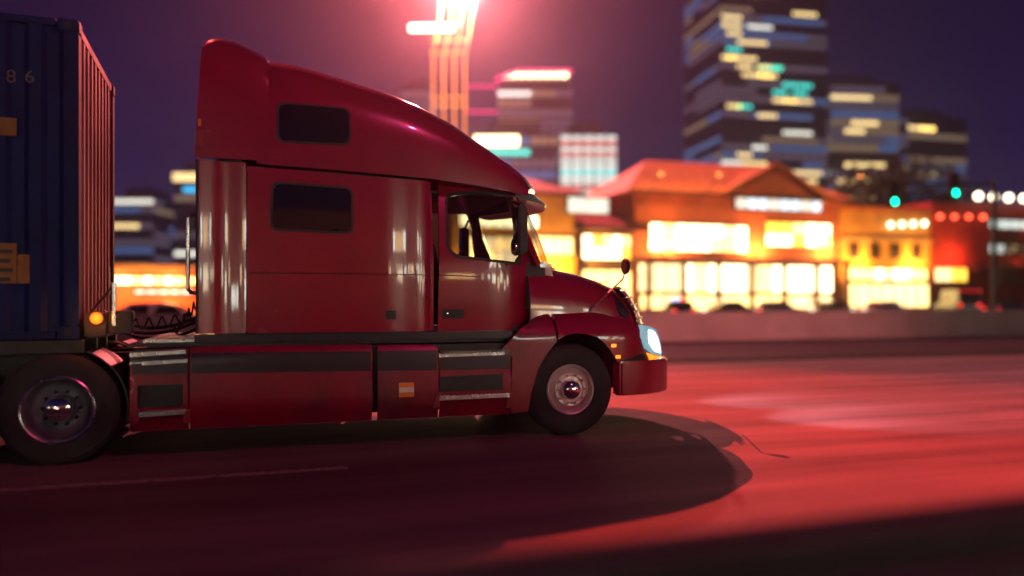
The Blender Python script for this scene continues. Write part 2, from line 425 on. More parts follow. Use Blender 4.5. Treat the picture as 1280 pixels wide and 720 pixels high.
# roof fairing, rear fairing extension
rf = loft(dense(RS, .12), lambda x: seam_z(x)+.012, RN, 44, lambda x: .34*max(0, min(1, (x+2.4)/1.9))**2)
rfo = rf.build('roof_fairing', M['red'], T, smooth=True, ang=50)
ex = [(onY(px, py, .30)[0], 2.955+(onY(px, py, .30)[1]-2.955)/.965, 1.212) for px, py in ((254, 53), (262, 48), (275, 46), (295, 51), (318, 62), (332, 70), (336, 76))]
exm = loft(ex, lambda x: 2.955, 6.0, 40, lambda x: .0, cap=False)
for q, (x, y, z) in enumerate(exm.v):
    exm.v[q] = (x-.06*max(0, 1-(z-2.955)/1.1)*max(0, min(1, (-3.3-x)/.5)), y, z)
exm.build('fairing_extension', M['red'], T, smooth=True, ang=50)
inner = loft([(x, z-.03, hw-.03) for x, z, hw in ex], lambda x: 2.955, 6.0, 24, lambda x: .0, cap=False)
inner.build('fairing_lining', M['black'], T, smooth=True)
MB().box(-3.62, -3.55, .08, 2.42, 1.2, 3.85).build('rear_wall', M['darkred'], T)
both(patch([(-3.985, 1.215), (-3.985, 2.945), (-3.515, 2.925), (-3.515, 1.215)], y_ext, 0, .02, step=.05), 'side_extender', M['red'], T, smooth=True)
both(MB().tube([(-3.97, .03, 1.22), (-3.97, .03, 2.93)], .014, 8), 'edge_trim', M['black'], T, smooth=True)

# sleeper
def seamline(a, b, yf, dz): return [on(a[0], a[1]+dz, yf), on(b[0], b[1]+dz, yf)]
tl, tr = on(308, 207.5, y_sleep), on(541, 227.5, y_sleep)
ml, mr = on(308, 341, y_sleep), on(541, 340, y_sleep)
tops = [on(px, seam_px(px)+2.2, y_sleep) for px in (308, 350, 400, 440, 490, 541)]
z_m = ml[1]; xl, xr = -3.505, -1.625
both(patch([(xl, z_m+.004), (xl, tops[0][1])]+[(max(xl, min(xr, x)), z) for x, z in tops[1:-1]]+[(xr, tops[-1][1]), (xr, z_m+.004)], y_sleep, 0, .02, step=.08), 'upper_sleeper_panel', M['red'], T, smooth=True)
both(patch([(xl, 1.215), (xl, z_m-.004), (xr, z_m-.004), (xr, 1.215)], y_sleep, 0, .02, step=.08), 'lower_sleeper_panel', M['red'], T, smooth=True)
MB().box(-3.5, -1.66, .17, 2.33, 1.17, 2.90).build('sleeper_core', M['black'], T)
both(MB().box(-4.0, -.70, .10, .60, 1.125, 1.205), 'sill', M['darkred'], T)
def window(pix, yf, name, side_parent):
    o = rounded(P(pix, yf), .09)
    c = (sum(p[0] for p in o)/len(o), sum(p[1] for p in o)/len(o))
    for m_ in (False, True):
        a = patch(o, yf, -.010, .02, step=.07); 
        if m_: a = mirror_y(a)
        fr = a.build('window_frame', M['black'], side_parent, smooth=True)
        g = [(c[0]+(x-c[0])*.94, c[1]+(z-c[1])*.90) for x, z in o]
        b = patch(g, yf, -.014, .01, step=.08)
        if m_: b = mirror_y(b)
        b.build(name, M['darkglass'], fr, smooth=True)
for px, py, yf in ((318.5, 133, y_roof), (249.5, 153, lambda x, z: .04)):
    x, z = on(px, py, yf); y = yf(x, z); both(MB().box(x-.014, x+.014, y-.014, y+.006, z-.035, z+.035), 'side_reflector', M['orange_refl'], T)
window([(346, 127), (438, 135), (439, 182), (346, 178)], y_roof, 'window_pane', T)
window([(340, 226), (441, 234), (442, 293), (337, 288)], y_sleep, 'window_pane', T)
# small vent and grab rails, marker
both(patch(rounded(P([(482, 388), (495, 388), (495, 399), (482, 399)], y_sleep), .01), y_sleep, -.012, .012, step=.05), 'luggage_latch', M['black'], T)
for s in (0, 1):
    g = MB().tube([(-4.03, .14, 1.62), (-4.06, .10, 1.66), (-4.06, .10, 2.36), (-4.03, .14, 2.40), (-3.62, .16, 2.40)], .022, 10)
    g.tube([(-4.03, .14, 1.62), (-3.62, .16, 1.62)], .022, 10)
    (mirror_y(g) if s else g).build('grab_rail', M['alu'], T, smooth=True)

# cab: doors with real window openings
dout = P([(547.5, 226.5), (575, 230), (600, 234), (625, 239), (645, 244), (654, 285), (668, 326), (670.5, 352), (670, 385), (655, 402), (641, 413.5), (547, 415)], y_cab)
hole = rounded(P([(559, 246), (594, 241), (632, 243.5), (639, 262), (650.5, 328.5), (615, 324), (570, 318.5), (559, 306)], y_cab), .06, 4)
seal = rounded(P([(556.5, 243), (594, 238), (634, 241), (642, 262), (653, 332), (615, 327.5), (568, 322), (556.5, 308)], y_cab), .06, 4)
for s in (0, 1):
    f = (lambda m: mirror_y(m)) if s else (lambda m: m)
    d = f(patch(dout, y_cab, 0, .045, [hole], step=.075)).build('door', M['red'], T, smooth=True)
    f(patch(seal, y_cab, -.006, .02, [hole], step=.06)).build('window_seal', M['black'], d, smooth=True)
    f(patch(hole, y_cab, .02, .006, step=.1)).build('window_glass', M['glass'], d, smooth=True)
    f(patch(rounded(P([(552.5, 386.5), (580, 386.5), (580, 398), (552.5, 398)], y_cab), .015), y_cab, -.008, .012, step=.06)).build('door_handle', M['black'], d)
    hx, hz = on(558, 392, y_cab)
    f(MB().lathe([(.0, .018), (.014, .016), (.018, .0)], (hx, y_cab(hx, hz)-.016, hz), 16, 'y', -1)).build('door_lock', M['chrome'], d, smooth=True)
    crease = [on(px, py, y_cab) for px, py in ((549, 343.5), (600, 346), (640, 347.5), (669, 348.5))]
    f(MB().tube([(x, y_cab(x, z)+.003, z) for x, z in crease], .006, 6)).build('door_crease', M['darkred'], d, smooth=True)
    f(patch([(-1.70, 1.215), (-1.70, 2.86), (-1.585, 2.85), (-1.585, 1.215)], y_cab, .004, .05, step=.08)).build('door_pillar', M['red'], T, smooth=True)
    # a pillar, from the visor down to the cowl
    ap = MB().tube([(-.62, .27, 2.74), (-.55, .28, 2.45), (-.42, .28, 2.15), (-.33, .30, 1.96)], .045, 8)
    f(ap).build('windscreen_pillar', M['red'], T, smooth=True)
    # side mirrors
    mx = -.655
    hs = MB()
    prof = rounded([(-.05, 2.03), (-.05, 2.60), (.05, 2.57), (.055, 2.07)], .05, 4)
    hs.prism([(mx+a, b) for a, b in prof], -.16, .07)
    mi = f(hs).build('door_mirror', M['black'], T, bevel=.015)
    f(MB().quad((mx-.053, -.14, 2.27), (mx-.053, .05, 2.27), (mx-.053, .05, 2.57), (mx-.053, -.14, 2.57))).build('mirror_glass', M['chrome'], mi)
    f(MB().lathe([(0, .02), (.05, .016), (.085, .004), (.092, 0), (.092, -.012)], (mx-.075, -.03, 2.14), 20, 'x', -1)).build('convex_mirror', M['chrome'], mi, smooth=True)
    for arm in ([(mx+.02, -.02, 2.60), (mx+.0, .20, 2.66)], [(mx+.02, -.02, 2.05), (mx+.05, .25, 2.0)]): f(MB().tube(arm, .018, 8)).build('mirror_arm', M['black'], mi, smooth=True)
    # cowl panel between door and hood
    cp = P([(671.5, 327), (681.5, 331), (684, 391), (672, 395.5), (673, 384), (673, 350)], y_cab)
    f(patch(cp, lambda x, z: y_cab(min(x, -.40), z), 0, .03, step=.06)).build('cowl_panel', M['red'], T, smooth=True)
# windscreen, cowl, visor
wr = []
for k in range(9):
    yy = .30+1.90*k/8; bw = 1-((yy-1.25)/.95)**2; wr.append([(-.55+.30*bw, yy, 2.70), (-.40+.34*bw, yy, 2.33), (-.27+.36*bw, yy, 1.97)])
MB().rings(wr, closed=False, cap=False).build('windscreen', M['glass'], T, smooth=True)
wc = []
for k in range(9):
    yy = .22+2.06*k/8; bw = 1-((yy-1.25)/1.03)**2; wc.append([(-.66+.30*bw, yy, 2.80), (-.42+.36*bw, yy, 2.77), (-.34+.38*bw, yy, 2.70), (-.36+.38*bw, yy, 2.67), (-.6+.3*bw, yy, 2.71)])
MB().rings(wc, closed=True).build('sun_visor', M['darkred'], T, smooth=True)
MB().box(-.50, -.20, .32, 2.18, 1.60, 1.96).build('cowl', M['black'], T, bevel=.03)
# interior
MB().box(-1.62, -.45, .22, 2.28, 1.20, 1.26).build('cab_floor', M['trim'], T)
MB().box(-1.62, -.62, .30, 2.20, 2.735, 2.77).build('headliner', M['trim'], T)
MB().box(-1.665, -1.645, .18, 2.32, 1.21, 2.80).build('sleeper_curtain', M['seat'], T)
MB().prism(rounded([(-.80, 1.45), (-.80, 1.90), (-.62, 2.0), (-.40, 1.99), (-.40, 1.45)], .08), .30, 2.20).build('dashboard', M['trim'], T, smooth=True)
for yc in (.72, 1.78):
    st = thing
    sm = MB().prism(rounded([(-1.50, 1.50), (-1.50, 1.66), (-1.0, 1.68), (-.97, 1.55)], .05), yc-.25, yc+.25)
    se = sm.build('seat', M['seat'], T, bevel=.03)
    MB().prism(rounded([(-1.56, 1.62), (-1.63, 2.18), (-1.50, 2.20), (-1.40, 1.66)], .05), yc-.24, yc+.24).build('seat_back', M['seat'], se, bevel=.03)
    MB().box(-1.38, -1.1, yc-.12, yc+.12, 1.25, 1.52).build('seat_base', M['black'], se)
sw = MB(); rg = []
for k in range(29):
    a = 2*pi*k/28; rg.append((-.93+.10*sin(a), 1.78+.225*cos(a), 1.99+.20*sin(a)))
sw.tube(rg, .017, 8, False); sw.tube([(-.93, 1.56, 1.99), (-.93, 2.0, 1.99)], .02, 8); sw.tube([(-.93, 1.78, 1.99), (-.7, 1.78, 1.80)], .035, 8)
sw.build('steering_wheel', M['black'], T, smooth=True)

# hood and nose
hd = loft(dense(HS, .07), HB, HN, 44, lambda x: .10*max(0, min(1, (x+.2)/1.1)), cap=False)
hoodo = hd.build('hood', M['red'], T, smooth=True, ang=60)
both(MB().tube([(-.462, y_hood(-.45, z)-.002, z) for z in [1.2+.075*k for k in range(11)]], .011, 6), 'hood_gap', M['black'], T)
both(patch(P([(742, 352.5), (769, 360), (782, 361.5), (781, 366), (765, 365.5), (745, 357.5)], y_hood), y_hood, -.022, .03, step=.04), 'hood_intake', M['black'], T)
vent = P([(765, 366), (781, 366.5), (782, 398), (776, 394), (771, 386)], y_hood)
for s in (0, 1):
    v = patch(vent, y_hood, -.022, .03, step=.04); (mirror_y(v) if s else v).build('hood_vent', M['black'], T)
# grille: chrome bars wrapping the nose, red surround
def nose_x(z, y):
    xf = [(1.20, 1.02), (1.36, .965), (1.5, .895), (1.64, .795), (1.735, .675)]
    for a, b in zip(xf, xf[1:]):
        if z <= b[0]: x0 = a[1]+(b[1]-a[1])*(z-a[0])/(b[0]-a[0]); break
    else: x0 = .675
    q = min(1, abs(y-1.25)/.86); return x0+.30*(1-q**3)
gr = []
for k in range(8):
    z = 1.12+.085*k
    gr.append([(nose_x(max(1.2, z), .39+1.72*j/18), .39+1.72*j/18, z) for j in range(19)])
go = MB().rings(gr, closed=False, cap=False).build('grille', M['red'], T, smooth=True)
for k in range(7):
    z = 1.16+.085*k; b = MB()
    for j in range(27):
        y = .40+1.70*j/26; x = nose_x(max(1.2, z), y)+.012; b.box(x-.012, x+.012, y-.016, y+.016, z-.010, z+.010)
    b.build('grille_bar', M['chrome'], go)
# front fender, headlamp, bumper
arch = [(660.5, 514), (664, 492), (673, 461), (684, 442), (697, 426), (708, 419.5), (718.6, 416.5), (732, 417.5), (746, 421), (756, 429), (764, 439), (771, 453), (775, 470)]
fr_in = P(arch[:5], y_fend); 
ff = P([(698, 424), (708, 419.5), (718.6, 416.5), (732, 417.5), (746, 421), (756, 429), (764, 439), (771.5, 452), (804, 441), (797.5, 406), (790, 402.5), (770, 396), (745, 391), (715, 388.5), (689, 390)], y_fend)
rfn = P([(628, 436), (651, 411), (671, 396.5), (685.5, 390.5), (695.5, 423), (697, 426), (684, 442), (673, 461), (664, 492), (660.5, 514), (640, 517), (640, 447)], y_fend)
hl = P([(798.5, 406), (811, 407.5), (819, 412), (825, 424), (830, 445), (816, 442.5), (806, 436), (800, 421)], y_fend)
ins = P([(772, 453), (804.5, 441.5), (829, 445), (831, 450.5), (776, 454)], y_fend)
for s in (0, 1):
    f = (lambda m: mirror_y(m)) if s else (lambda m: m)
    f(patch(ff, y_fend, 0, .05, step=.06)).build('front_fender', M['red'], T, smooth=True)
    f(patch(rfn, y_fend, .003, .05, step=.06)).build('rear_fender', M['redlow'], T, smooth=True)
    h = f(patch(hl, y_fend, -.012, .03, step=.05)).build('headlight', M['headlamp'], T, smooth=True)
    f(patch(rounded(P([(809, 411), (817, 413.5), (823, 425), (827.5, 442), (817, 439), (810, 428)], y_fend), .05), y_fend, -.018, .02, step=.05)).build('low_beam_lamp', M['lowbeam'], h, smooth=True)
    f(patch(P([(808, 441), (817, 444), (830, 446.5), (830.5, 449.5), (812, 449)], y_fend), y_fend, -.014, .02, step=.05)).build('turn_signal', M['amber'], h)
    f(patch(ins, y_fend, .01, .03, step=.05)).build('bumper_insert', M['black'], T, smooth=True)
    for px, py in ((767, 432), (772.5, 446)):
        a, b = on(px, py, y_fend); f(MB().box(a-.03, a+.03, y_fend(a, b)-.012, y_fend(a, b)+.01, b-.018, b+.018)).build('side_marker', M['amber'], T, bevel=.004)
    # wheel well
    ww = MB(); rg = []
    for y in (.10, 1.0): rg.append([(.72*cos(a)*.86, y, .5+.70*sin(a)) for a in [pi*k/20 for k in range(21)]])
    ww.rings(rg, closed=False, cap=False)
    f(ww).build('wheel_well', M['black'], T, smooth=True)
pc = []
for k in range(15): x = .60+(1.36-.60)*k/14; pc.append((x, .015+.34*((x-.60)/.82)**2.2))
pc += [(1.45, .46), (1.52, .68), (1.565, .95), (1.58, 1.25)]
outer = pc+[(x, 2.5-y) for x, y in pc[-2::-1]]
def shrink(p, d): return [(x-d*.9, 1.25+(y-1.25)*(1-d/1.25)) for x, y in p]
MB().prism(outer+shrink(outer, .09)[::-1], .435, .835, 'z').build('front_bumper', M['red'], T, smooth=True, bevel=.02)
pn = []
for k in range(11): x = .72+(1.24-.72)*k/10; pn.append((x, y_fend(x, .6)+.03))
pn += [(1.33, .66), (1.40, .92), (1.42, 1.25)]; lo2 = pn+[(x, 2.5-y) for x, y in pn[-2::-1]]
MB().prism(lo2+shrink(lo2, .2)[::-1], .85, 1.20, 'z').build('nose_panel', M['darkred'], T, smooth=True)
# hood mirrors on tripod stalks
for s in (0, 1):
    f = (lambda m: mirror_y(m)) if s else (lambda m: m)
    hx, hz = on(782, 333, lambda x, z: .05)
    b0 = on(736, 390, y_hood); b1 = on(777, 352, y_hood)
    st = MB().tube([(b0[0], y_hood(*b0)-.005, b0[1]), (hx-.02, .07, hz-.14)], .010, 8)
    st.tube([(hx-.02, .07, hz-.14), (hx, .05, hz)], .010, 8).tube([(hx-.02, .07, hz-.14), (b1[0], y_hood(*b1), b1[1])], .008, 8)
    so = f(st).build('mirror_stalk', M['alu'], T, smooth=True)
    f(MB().rings([[(hx+o, .05+r*cos(a), hz+r*1.15*sin(a)) for a in [2*pi*k/18 for k in range(18)]] for r, o in ((.075, -.022), (.085, -.01), (.075, .02), (.03, .045))])).build('hood_mirror', M['black'], so, smooth=True)

# skirts and tank fairings
def zb(px): return 540+(px-165)*(516-540)/(660-165)
A = P([(163, 441), (236, 434.5), (236, zb(236)), (163, zb(163))], y_skirt)
B = P([(238, 434), (262, 432), (464.5, 430.5), (464.5, zb(465)), (238, zb(238))], y_skirt)
Cc = P([(471.5, 431), (538, 430.5), (547, 435), (547, zb(547)), (471.5, zb(471))], y_skirt)
D = P([(549, 447), (628, 440), (638, 440), (638, zb(638)), (549, zb(549))], y_skirt)
rec1 = P([(172, 482), (229, 480), (229, 508), (172, 510)], y_skirt)
rec2 = P([(549.5, 471), (628, 467), (629, 487), (549.5, 490)], y_skirt)
def stripe(a, b): return P([(a, 442+(a-165)*(441-446)/480), (b, 442+(b-165)*(441-446)/480), (b, 468+(b-165)*(463-470)/480), (a, 468+(a-165)*(463-470)/480)], y_skirt)
for s in (0, 1):
    f = (lambda m: mirror_y(m)) if s else (lambda m: m)
    a = f(patch(A, y_skirt, 0, .03, [rec1], step=.07)).build('rear_step_fairing', M['redlow'], T, smooth=True)
    f(patch(stripe(165, 235), y_skirt, -.002, .004, step=.06)).build('stripe', M['darkred'], a, smooth=True)
    b = f(patch(B, y_skirt, 0, .03, step=.08)).build('tank_fairing', M['redlow'], T, smooth=True)
    f(patch(stripe(239, 463.5), y_skirt, -.002, .004, step=.06)).build('stripe', M['darkred'], b, smooth=True)
    c = f(patch(Cc, y_skirt, 0, .03, step=.07)).build('battery_fairing', M['redlow'], T, smooth=True)
    f(patch(stripe(472.5, 546), y_skirt, -.002, .004, step=.06)).build('stripe', M['darkred'], c, smooth=True)
    d = f(patch(D, y_skirt, 0, .03, [rec2] if False else (), step=.07)).build('step_fairing', M['redlow'], T, smooth=True)
    f(patch(stripe(550, 637), y_skirt, -.002, .004, step=.06)).build('stripe', M['darkred'], d, smooth=True)
    f(patch(P([(549.5, 471), (628, 467), (629, 487), (549.5, 490)], y_skirt), y_skirt, -.002, .004, step=.07)).build('step_recess', M['black'], d)
    rx = [p[0] for p in rec1]; rz = [p[1] for p in rec1]
    f(MB().box(min(rx)-.02, max(rx)+.02, .07, .09, min(rz)-.02, max(rz)+.02)).build('step_recess', M['black'], a)
    def tread(px0, px1, py0, py1, par, h=.045, dep=.09):
        (x0, z0), (x1, z1) = on(px0, py0, y_skirt), on(px1, py1, y_skirt)
        g = MB(); g.add([(x0, -.03, z0), (x1, -.03, z1), (x1, dep, z1), (x0, dep, z0), (x0, -.03, z0-h), (x1, -.03, z1-h), (x1, dep, z1-h), (x0, dep, z0-h)],
                        [(0, 1, 2, 3), (7, 6, 5, 4), (0, 4, 5, 1), (1, 5, 6, 2), (2, 6, 7, 3), (3, 7, 4, 0)])
        n = 16
        for k in range(n):
            u = (k+.5)/n; x = x0+(x1-x0)*u; z = z0+(z1-z0)*u; g.box(x-.008, x+.008, -.02, dep-.01, z, z+.006)
        f(g).build('step_tread', M['alu'], par)
    tread(548, 630, 443, 440, d, .03, .16); tread(547, 636, 495, 491, d)
    for px in (543, 634): 
        x, z = on(px, 499, y_skirt); f(MB().prism([(x-.03, z-.09), (x+.05, z-.09), (x+.06, z+.07), (x+.02, z+.07)], -.035, .06)).build('step_bracket', M['redlow'], d, bevel=.008)
    tread(163, 233, 441.5, 437, a, .035, .25); tread(178, 235, 452.5, 449, a, .03, .03); tread(174, 233, 515, 511.5, a)
    for px in (168, 234):
        x, z = on(px, 518, y_skirt); f(MB().prism([(x-.04, z-.08), (x+.04, z-.08), (x+.04, z+.05), (x-.02, z+.05)], -.035, .06)).build('step_bracket', M['redlow'], a, bevel=.008)
    # orange and white reflector plate
    (x0, z0), (x1, z1) = on(498.5, 496.5, y_skirt), on(517.5, 478, y_skirt); h = (z1-z0)/3
    r = f(MB().box(x0, x1, -.010, .004, z0, z1)).build('reflector', M['orange_refl'], c, bevel=.002)
    f(MB().box(x0+.003, x1-.003, -.013, -.009, z0+h, z1-h)).build('reflector_band', M['white_refl'], c)
both(MB().box(-4.55, -.60, .09, .36, .36, 1.07), 'skirt_backing', M['black'], T)
MB().box(-4.62, -.6, .18, 2.32, 1.085, 1.118).build('deck_plate', M['steel'], T)
MB().box(-4.5, -3.9, .35, 2.15, 1.12, 1.15).build('catwalk', M['alu'], T)
for y in (.82, 1.58): MB().box(-7.3, 1.2, y, y+.10, .72, 1.0).build('frame_rail', M['steel'], T, bevel=.01)
both(MB().lathe([(0, 0), (.30, .02), (.32, .06), (.32, 1.50), (.30, 1.54), (0, 1.56)], (-3.9, .40, .72), 28, 'x'), 'fuel_tank', M['alu'], T, smooth=True)
MB().box(-1.4, .5, .95, 1.55, .45, 1.4).build('engine_block', M['steel'], T, bevel=.04)
MB().tube([(0, .2, .5), (0, 2.3, .5)], .07, 12).build('front_axle', M['steel'], T, smooth=True)
for x in (-5.18, -6.5):
    MB().tube([(x, .2, .5), (x, 1.0, .5)], .09, 12).tube([(x, 1.5, .5), (x, 2.3, .5)], .09, 12).lathe([(0, -.3), (.22, -.2), (.26, 0), (.22, .2), (0, .3)], (x, 1.25, .5), 18, 'y').build('drive_axle', M['steel'], T, smooth=True)
# fifth wheel
MB().prism(rounded([(-6.4, .75), (-5.5, .75), (-5.3, .95), (-5.3, 1.55), (-5.5, 1.75), (-6.4, 1.75)], .1), 1.08, 1.165, 'z').build('fifth_wheel', M['steel'], T, bevel=.01)

def tyre(c, sgn, w=.29, R_=.522):
    m = MB(); g = []
    for r, o in ((.285, .045), (.30, .02), (.33, .008), (.40, .0), (.455, .004), (.492, .018), (R_-.012, .035)): g.append((r, o))
    gro = 4; tw = w-.08
    for k in range(gro+1):
        a = .04+tw*k/(gro+1); b = .04+tw*(k+1)/(gro+1)
        g += [(R_, a+.004), (R_, b-.006)]
        if k < gro: g += [(R_-.014, b-.005), (R_-.014, b+.003)]
    for r, o in ((R_-.012, .035), (.492, .018), (.455, .004), (.40, 0), (.33, .008), (.285, .045)): g.append((r, w-o))
    m.lathe(g, c, 64, 'y', sgn)
    # tread shoulder lugs
    return m
def wheel_front(y0, sgn):
    c = (0, y0, .522)
    t = tyre(c, sgn).build('front_tyre', M['rubber'], T, smooth=True, ang=30)
    rim = MB().lathe([(.285, .05), (.292, .022), (.283, .014), (.270, .022), (.262, .060), (.250, .085), (.225, .060), (.205, .040), (.188, .028), (.165, .030), (.150, .045), (.118, .045)], c, 64, 'y', sgn)
    ro = rim.build('front_rim', M['polished'], T, smooth=True, ang=40)
    MB().lathe([(.118, .045), (.112, -.01), (.100, -.035), (.085, -.05), (.055, -.062), (.0, -.066)], c, 32, 'y', sgn).build('hub_cap', M['chrome'], ro, smooth=True)
    nt = MB()
    for k in range(10):
        a = 2*pi*k/10; q = (c[0]+.168*cos(a), y0+sgn*.03, c[2]+.168*sin(a)); nt.lathe([(.016, .0), (.016, -.03), (.010, -.04), (.0, -.04)], q, 6, 'y', sgn)
    stuff(nt.build('wheel_nuts', M['chrome'], ro))
def wheel_rear(x, y0, sgn):
    c = (x, y0, .522)
    tyre(c, sgn).build('drive_tyre', M['rubber'], T, smooth=True, ang=30)
    tyre((x, y0+sgn*.34, .522), sgn).build('drive_tyre', M['rubber'], T, smooth=True, ang=30)
    ro = MB().lathe([(.285, .05), (.305, .018), (.312, .008), (.298, .004), (.282, .018), (.268, .06), (.255, .11), (.238, .135), (.21, .15), (.18, .165), (.13, .165), (.125, .10)], c, 64, 'y', sgn).build('drive_rim', M['rimpaint'], T, smooth=True, ang=40)
    MB().lathe([(.318, .012), (.322, .002), (.312, -.004), (.300, .002), (.296, .012)], c, 64, 'y', sgn).build('rim_edge', M['alu'], ro, smooth=True)
    MB().lathe([(.125, .16), (.12, .04), (.105, .01), (.07, -.005), (.0, -.01)], c, 32, 'y', sgn).build('hub_cap', M['chrome'], ro, smooth=True)
    nt = MB()
    for k in range(10):
        a = 2*pi*k/10; q = (x+.158*cos(a), y0+sgn*.165, c[2]+.158*sin(a)); nt.lathe([(.017, .0), (.017, -.04), (.010, -.05), (.0, -.05)], q, 6, 'y', sgn)
    stuff(nt.build('wheel_nuts', M['steel'], ro))
for y0, s in ((.07, 1), (2.43, -1)):
    wheel_front(y0, s)
    for x in (-5.18, -6.50): wheel_rear(x, y0-.04*s, s)
# quarter mud guards in front of the drive wheels
for s in (0, 1):
    f = (lambda m: mirror_y(m)) if s else (lambda m: m)
    q = MB(); q.rings([[(-5.18+.60*cos(a), y, .52+.60*sin(a)) for a in [R(-14+5*k) for k in range(17)]]+[(-5.18+.585*cos(a), y, .52+.585*sin(a)) for a in [R(66-5*k) for k in range(17)]] for y in (.06, .70)])
    f(q).build('mud_guard', M['black'], T, smooth=True)
# air lines behind the cab
for i, (dy, sag) in enumerate(((.9, .10), (1.1, .03), (1.3, .14))):
    pth = [(-5.0+1.35*t, dy+.1*sin(3*t), 1.48-.02*i-sag-.26*sin(pi*min(1, t*1.15))**.8*(1-.3*t)+.1*t) for t in [k/16 for k in range(17)]]
    MB().tube(pth, .018, 8).build('air_hose', M['black'], T, smooth=True)
pth = []
for k in range(180):
    t = k/179; a = t*2*pi*9; pth.append((-4.75+1.1*t, .55+.045*cos(a), 1.30+.20*t*t+.055*sin(a)))
MB().tube(pth, .010, 6).build('coiled_cable', M['black'], T, smooth=True)
pth = []
for k in range(120):
    t = k/119; a = t*2*pi*5; pth.append((-4.22+.22*t, .35+.04*cos(a), 1.22+.30*t+.05*sin(a)))
MB().tube(pth, .010, 6).build('coiled_cable', M['black'], T, smooth=True)
# head lamps: real spots a hand in front of the lenses
for y in (.42, 2.08): lamp('headlight_beam', (1.36, y, 1.05), 700, (1.0, .62, .80), .06, 'SPOT', (11, y-.9, .0), 62, .8, T)
bpy.context.view_layer.update()
for o in list(T.children):
    if o.type == 'LIGHT': o.matrix_parent_inverse = T.matrix_world.inverted()

# ------------------------------------------------------------------ trailer chassis and container
Q = thing('trailer_chassis', 'black skeletal trailer chassis under the blue container, amber lamp lit', 'trailer', (-9, 1.25, 0))
for y in (.85, 1.55): MB().box(-17.0, -5.0, y, y+.12, .95, 1.17).build('main_beam', M['steel'], Q, bevel=.01)
MB().box(-5.22, -5.02, .04, 2.46, 1.17, 1.40).build('front_bolster', M['steel'], Q, bevel=.01) if False else None
MB().box(-4.99, -4.80, .05, 2.45, 1.19, 1.42).build('front_bolster', M['steel'], Q, bevel=.012)
MB().box(-17.2, -17.0, .05, 2.45, .95, 1.17).build('rear_bolster', M['steel'], Q, bevel=.012)
MB().box(-17.0, -5.0, .06, .16, 1.05, 1.17).box(-17.0, -5.0, 2.34, 2.44, 1.05, 1.17).build('side_rail', M['steel'], Q)
x, z = on(116, 398, lambda a, b: .03)
mk = MB().lathe([(.0, .05), (.03, .045), (.048, .03), (.055, .0)], (x, .05, z), 20, 'y', -1).build('marker_lamp', M['amber_hot'], Q, smooth=True)
lamp('marker_glow', (x, -.10, z), 3.0, (1, .25, .03), .04, parent=Q); 
MB().lathe([(.055, .0), (.066, .0), (.066, .03), (.055, .03)], (x, .05, z), 20, 'y', -1).build('lamp_bezel', M['black'], mk, smooth=True)
MB().tube([(-4.74, .10, 1.30), (-4.74, .10, 1.72)], .022, 8).tube([(-4.74, .10, 1.70), (-4.98, .35, 1.42)], .014, 8).build('pin_handle', M['alu'], Q, smooth=True)
MB().box(-4.80, -4.58, .10, .26, 1.22, 1.44).build('gladhand_box', M['steel'], Q, bevel=.01)
for y in (.55, 1.85): MB().box(-7.9, -7.75, y, y+.12, .35, 1.0).build('landing_leg', M['steel'], Q)
for x in (-13.6, -14.9):
    for y0, s in ((.03, 1), (2.47, -1)):
        t = tyre((x, y0, .522), s).build('trailer_tyre', M['rubber'], Q, smooth=True, ang=30)
        MB().lathe([(.285, .05), (.305, .01), (.27, .05), (.2, .15), (.0, .14)], (x, y0, .522), 40, 'y', s).build('trailer_rim', M['rimpaint'], Q, smooth=True)
    MB().tube([(x, .3, .5), (x, 2.2, .5)], .08, 10).build('trailer_axle', M['steel'], Q)
bpy.context.view_layer.update()
for o in list(Q.children):
    if o.type == 'LIGHT': o.matrix_parent_inverse = Q.matrix_world.inverted()

K = thing('shipping_container', 'scuffed dark blue ribbed shipping container behind the red cab', 'container', (-11, 1.25, 1.18))
X0, X1, Y0, Y1, Z0, Z1 = -5.03, -17.2, .03, 2.47, 1.18, 4.20
for x in (X0-.11, X1):
    pm = M['endpaint'] if x > -10 else M['bluebox']
    for y in (Y0, Y1-.16): MB().box(x, x+.11, y, y+.16, Z0+.12, Z1-.12).build('corner_post', M['bluebox'], K, bevel=.012)
    for z in (Z0+.003, Z1-.10):
        MB().box(x+.012, x+.098, Y0+.18, Y1-.18, z, z+.095).build('end_rail', pm, K, bevel=.008)
for x in (X0-.178, X1-.0):
    for y in (Y0-.006, Y1-.156):
        for z in (Z0-.002, Z1-.118):
            cst = MB().box(x, x+.184, y, y+.162, z, z+.12).build('corner_casting', M['bluebox'], K, bevel=.01)
            MB().lathe([(.032, .002), (.0, .002)], (x+.09, y if y < 1 else y+.162, z+.06), 14, 'y', -1 if y < 1 else 1).build('casting_hole', M['black'], cst)
for y in (Y0+.005, Y1-.075):
    for z in (Z0+.005, Z1-.075):
        MB().box(X1+.19, X0-.19, y, y+.07, z, z+.07).build('side_rail', M['bluebox'], K, bevel=.006)
def corr(a0, a1, d, pitch, z0, z1, mk_):
    pts = []; a = a0; n = int((a1-a0)/pitch); p = (a1-a0)/n
    for k in range(n): b = a0+k*p; pts += [(b, 0), (b+.30*p, 0), (b+.45*p, d), (b+.80*p, d), (b+.95*p, 0)]
    pts.append((a1, 0)); m = MB()
    m.rings([[mk_(t, o, z) for t, o in pts] for z in (z0, (z0+z1)/2, z1)], closed=False, cap=False); return m
corr(X1+.11, X0-.11, .036, .28, Z0+.07, Z1-.07, lambda t, o, z: (t, Y0+.014+o, z)).build('side_sheet', M['bluebox'], K)
